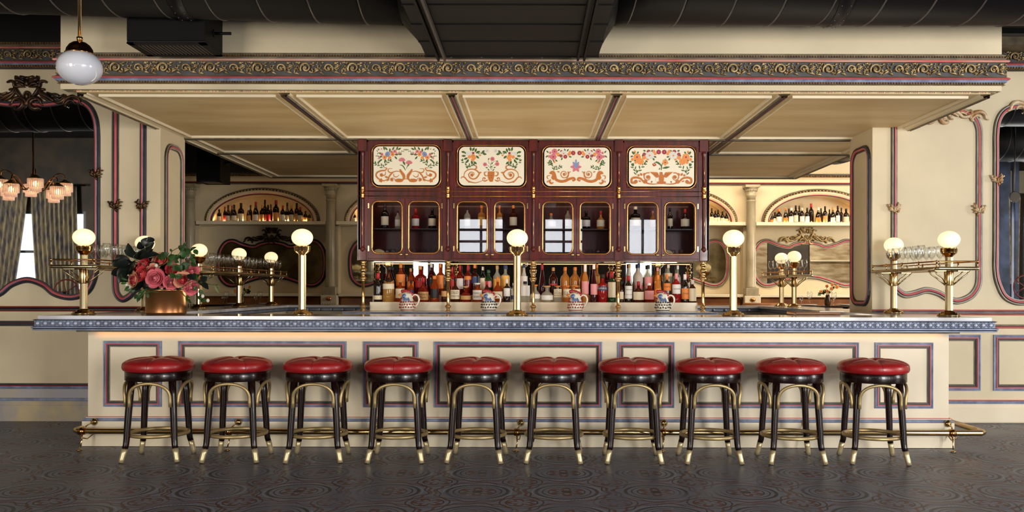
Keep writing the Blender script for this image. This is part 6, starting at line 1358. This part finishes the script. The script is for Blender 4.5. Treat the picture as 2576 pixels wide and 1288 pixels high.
# ------------------------------------------------------------------ dining area behind: banquettes, tables, settings
for i, c in enumerate(ctr[1:-1]):
    t = thing('banquette', ['tan leather banquette below the left arch', 'tan leather banquette left of the cabinet', 'tan leather banquette hidden behind the cabinet', 'tan leather banquette just right of the cabinet', 'tan leather banquette below the right arch'][i], 'banquette', (c, 14.1, .331), 0, 'tan leather banquettes along the back wall'); T = Matrix.Translation((-c, -14.1, -.331))
    mb = MB(); mb.box(c-.98, c+.98, 14.2, 14.45, .34, Z(746, 14.2, 700), 'tan_leather', .03, T); mb.build('backrest', t)
    mb = MB(); mb.box(c-.98, c+.98, 13.75, 14.2, .34, .80, 'tan_leather', .03, T); mb.build('seat', t)
    mb = MB(); mb.box(c-1.0, c+1.0, 14.15, 14.49, Z(745.5, 14.2, 700), Z(738, 14.2, 700), 'plaster_light', .006, T); mb.build('ledge', t)
def table(x, y, rx, ry, label, px=None):
    t = thing('dining_table', label, 'table', (x, y, .331)); zt = 1.075-.331
    mb = MB(); mb.lathe([(.9, zt-.028), (1, zt-.020), (1, zt-.004), (.99, zt)], 'table_dark', n=40, ry=1.); 
    for v in mb.v: v.x *= rx; v.y *= ry
    mb.build('table_top', t); mb = MB(); mb.lathe([(.24, 0), (.24, .02), (.04, .05), (.04, zt-.03)], 'black_metal', n=20); mb.build('pedestal', t); return t
TZ = 1.0755
table(-4.35, 13.3, .78, .32, 'dark oval table behind the left return, set with glasses'); table(4.75, 13.3, .75, .32, 'dark oval table by the right pier, set with plates and flowers')
def wine(px, py, d, h, label):
    o = dup(g0); o.location = (X(px, d), d, TZ+.002); s = h/.205; o.scale = (s*1.1, s*1.1, s); tag(o, label, 'wine glass', 'glasses on the dining tables')
for px, d, h, l in ((562, 13.1, .13, 'short stemmed glass on the left dining table, leftmost'), (570, 13.3, .19, 'tall wine glass on the left dining table, left pair'), (643, 13.1, .14, 'short stemmed glass on the left dining table, right pair'), (654, 13.3, .19, 'tall wine glass on the left dining table, right pair'),
                    (2016, 13.1, .14, 'short stemmed glass on the right dining table'), (2037, 13.35, .21, 'tall wine glass behind the plate on the right dining table'), (2098, 13.3, .20, 'tall wine glass right of the vase on the right dining table')): wine(px, 0, d, h, l)
def plate(px, d, label):
    o = MB(); o.lathe([(.04, 0), (.09, .006), (.13, .014), (.128, .017), (.085, .010), (.001, .007)], 'china', n=28); b = o.build('plate'); b.location = (X(px, d), d, TZ+.001); tag(b, label, 'plate', 'plates on the dining tables')
plate(594, 13.25, 'white plate on the left dining table, left one'); plate(672, 13.25, 'white plate on the left dining table, right one'); plate(2034, 13.15, 'white plate on the right dining table, in front of the tall glass'); plate(2124, 13.3, 'white plate on the right dining table, near the pier')
def vase(px, d, label, seed, s=1.):
    x = X(px, d); t = thing('flower_vase', label, 'vase', (x, d, TZ+.001)); mb = MB(); mb.lathe([(.035*s, 0), (.045*s, .03*s), (.05*s, .08*s), (.03*s, .13*s), (.028*s, .15*s), (.034*s, .16*s)], 'bronze', n=20); mb.build('vase_body', t)
    rr = random.Random(seed); mb = MB(); mf = MB()
    for k in range(11):
        e = V(rr.uniform(-.16, .16)*s, rr.uniform(-.05, .05), rr.uniform(.19, .36)*s); mb.tube([(0, 0, .14*s), (e.x*.5, e.y, .24*s), e], .0025, 'stem', 5)
        if k < 7: 
            for q in range(5): a = 2*PI*q/5; mf.ell(e+V(.014*math.cos(a), -.008, .014*math.sin(a))*s, .013*s, .009*s, .012*s, 'orange_flower', 6, 5)
        else:
            for q in range(4): leafgeo(mb, e*.8, e*.8+V(rr.uniform(-.06, .06), -.02, rr.uniform(-.02, .06)), .03, 'leaf_green')
    mb.build('stems', t); mf.build('orange_blooms', t)
vase(609, 13.2, 'small vase of orange flowers on the left dining table, by the middle lamp', 4, .8); vase(2082, 13.05, 'dark vase of orange flowers on the right dining table', 9, 1.)
# tan tub chair seen between column and rear lamps
t = thing('tub_chair', 'tan round-backed chair beside the column right of the cabinet', 'chair', (X(1918, 13.2), 13.2, .331)); mb = MB(); A = [(.26*math.cos(a), .22*math.sin(a)) for a in [PI*(-.05)+PI*1.1*i/16 for i in range(17)]]
mb.tube([(x, -y, .62) for x, y in A], .05, 'tan_leather', 10); mb.tube([(x, -y, .74) for x, y in A], .045, 'tan_leather', 10); mb.tube([(x, -y, .50) for x, y in A], .045, 'tan_leather', 10); mb.build('backrest', t)
mb = MB(); mb.lathe([(.24, .36), (.26, .39), (.25, .45), (.2, .47)], 'tan_leather', n=24); mb.build('seat', t)
for a in (PI/4, 3*PI/4, 5*PI/4, 7*PI/4): mb = MB(); mb.tube([(.17*math.cos(a), .17*math.sin(a), .38), (.21*math.cos(a), .21*math.sin(a), 0)], .014, 'dark_wood', 8); mb.build('leg', t)
# leather menu folder lying open on the right return
t = thing('menu_folder', 'tan leather folder lying on the right end of the bar top', 'folder', (X(2050, 7.9), 7.95, ZT)); mb = MB(); mb.box(-.20, .20, -.14, .14, .001, .022, 'tan_leather', .004); mb.build('cover', t); mb = MB(); mb.box(.02, .24, -.12, .12, .0225, .028, 'china'); mb.build('paper_sheet', t)

# ------------------------------------------------------------------ things seen only in the left mirror: chandelier, curtains
cy = 1.8; vd = 2*DW-cy; cx0 = X(84, vd); cz0 = Z(470, vd, 84)
t = thing('chandelier', 'brass chandelier with crystal fringed shades, seen in the left mirror', 'chandelier', (cx0, cy, cz0))
mb = MB(); mb.lathe([(.02, -.06), (.06, -.03), (.05, .02), (.02, .08), (.016, .5), (.016, 4.69-cz0)], 'brass_dark', n=16); mb.build('stem', t)
for k in range(8):
    a = 2*PI*k/8+.2; R = .50; ca, sa = math.cos(a), math.sin(a); zz = .0 if k % 2 else -.10
    mb = MB(); P = catmull([(.03*ca, .03*sa, .0), (.18*ca, .18*sa, -.05), (.34*ca, .34*sa, .22+zz), (.46*ca, .46*sa, .25+zz), (R*ca, R*sa, .16+zz)], 5); mb.tube(P, .011, 'brass_dark', 8); ar = mb.build('arm', t)
    mb = MB(); c = V(R*ca, R*sa, zz); mb.lathe([(.02, .16), (.05, .135), (.10, .105), (.125, .095), (.125, .085)], 'brass_pale', c, 20); mb.build('shade_cap', ar)
    mb = MB()
    for (rr_, z0_, z1_) in ((.118, .085, -.06), (.085, -.05, -.13)):
        for q in range(22): b = 2*PI*q/22; mb.tube([(c.x+rr_*math.cos(b), c.y+rr_*math.sin(b), c.z+z0_), (c.x+rr_*math.cos(b), c.y+rr_*math.sin(b), c.z+z1_)], [.010, .011], 'crystal', 4)
    cr = mb.build('crystal_fringe', ar); tag(cr, 'pinkish crystal fringe')
    mb = MB(); mb.ell((c.x, c.y, c.z), .035, .035, .05, 'bulb', 10, 8); mb.build('bulb', ar)
def curtain(label, tl, tr, bl_, br_, z0, z1, y, n=26):
    mb = MB(); vs = []; rows = 14
    for j in range(rows+1):
        v = j/rows; a = tl+(bl_-tl)*v**1.2; b = tr+(br_-tr)*v**1.2
        for i in range(n*4+1): u = i/(n*4); vs.append((a+(b-a)*u, y+.05*math.sin(u*n*2*PI/2.0+.6*math.sin(3*v)), z1+(z0-z1)*v))
    w = n*4+1; mb.add(vs, [(j*w+i, j*w+i+1, (j+1)*w+i+1, (j+1)*w+i) for j in range(rows) for i in range(w-1)], 'curtain', True); o = mb.build('curtain'); m = o.modifiers.new('thickness', 'SOLIDIFY'); m.thickness = .006; tag(o, label, 'curtain', 'striped velvet curtains on the far window'); return o
curtain('grey striped velvet curtain, left half as seen in the left mirror', -12.75, -11.28, -12.9, -11.75, .25, 3.6, YF+.12)
curtain('grey striped velvet curtain, right half as seen in the left mirror', -11.22, -10.2, -11.0, -10.1, .25, 3.6, YF+.12, 20)
mb = MB(); mb.tube([(-12.9, YF+.12, 3.62), (-10.0, YF+.12, 3.62)], .02, 'black_metal', 10); o = mb.build('curtain_rod'); tag(o, 'black curtain rod over the far window seen in the left mirror', 'curtain rod')
# red spoked wheel on a stand, seen low in the left mirror
wy = 0.6; vd = 2*DW-wy; wx, wz = X(168, vd), Z(735, vd, 168)
t = thing('spoked_wheel', 'red spoked wheel on a black stand, seen low in the left mirror', 'wheel', (wx, wy, 0)); mb = MB()
mb.tube([(.24*math.cos(a), 0, wz+.24*math.sin(a)) for a in [2*PI*i/32 for i in range(32)]], .014, 'red_line', 8, True)
for k in range(5): a = 2*PI*k/5+.6; mb.tube([(0, 0, wz), (.24*math.cos(a), 0, wz+.24*math.sin(a))], .009, 'red_line', 6)
mb.build('wheel', t); mb = MB(); mb.box(-.03, .03, .02, .07, .002, wz, 'black_metal', .004); mb.box(-.16, .16, -.1, .18, .001, .02, 'black_metal', .004); mb.build('stand', t)

# blue steel post and chain hoist, seen only in the right mirror
t = thing('steel_post', 'blue-grey steel post in the front room, seen in the right mirror', 'post', (10.0, -1.2, 0)); mb = MB(); mb.box(-.22, .02, -.1, .1, .001, 4.69, 'blue_steel', .01); mb.build('post_body', t); mb = MB(); mb.box(.12, .22, -.06, .06, .001, 4.69, 'blue_steel', .01); mb.build('post_flange', t)
hx, hyy = 9.22, .5; t = thing('chain_hoist', 'chain hoist with toothed wheel, seen in the right mirror', 'hoist', (hx, hyy, 3.1)); mb = MB()
mb.lathe([(.10, -.015), (.11, -.01), (.11, .01), (.10, .015)], 'steel', (0, 0, 0), 30, Matrix.Rotation(PI/2, 4, 'X'), flute=.12); mb.build('toothed_wheel', t)
for sx in (-1, 1):
    mb = MB()
    for k in range(60): mb.ell((sx*.10-.03*sx*k/60, 0, -.028*k), .012, .008, .016, 'stone', 6, 4)
    mb.build('chain', t)
mb = MB(); mb.tube([(0, 0, 0), (0, 0, 1.15)], .012, 'steel', 8); mb.tube([(0, 0, 1.15), (0, 0, 1.595)], .02, 'black_metal', 8); mb.build('hanger', t)
mb = MB(); mb.tube([(.22*math.cos(a)+.2, 0, -1.72+.22*math.sin(a)) for a in [2*PI*i/30 for i in range(30)]], .014, 'red_line', 8, True)
for k in range(5): a = 2*PI*k/5; mb.tube([(.2, 0, -1.72), (.2+.22*math.cos(a), 0, -1.72+.22*math.sin(a))], .008, 'red_line', 6)
mb.build('hand_wheel', t)
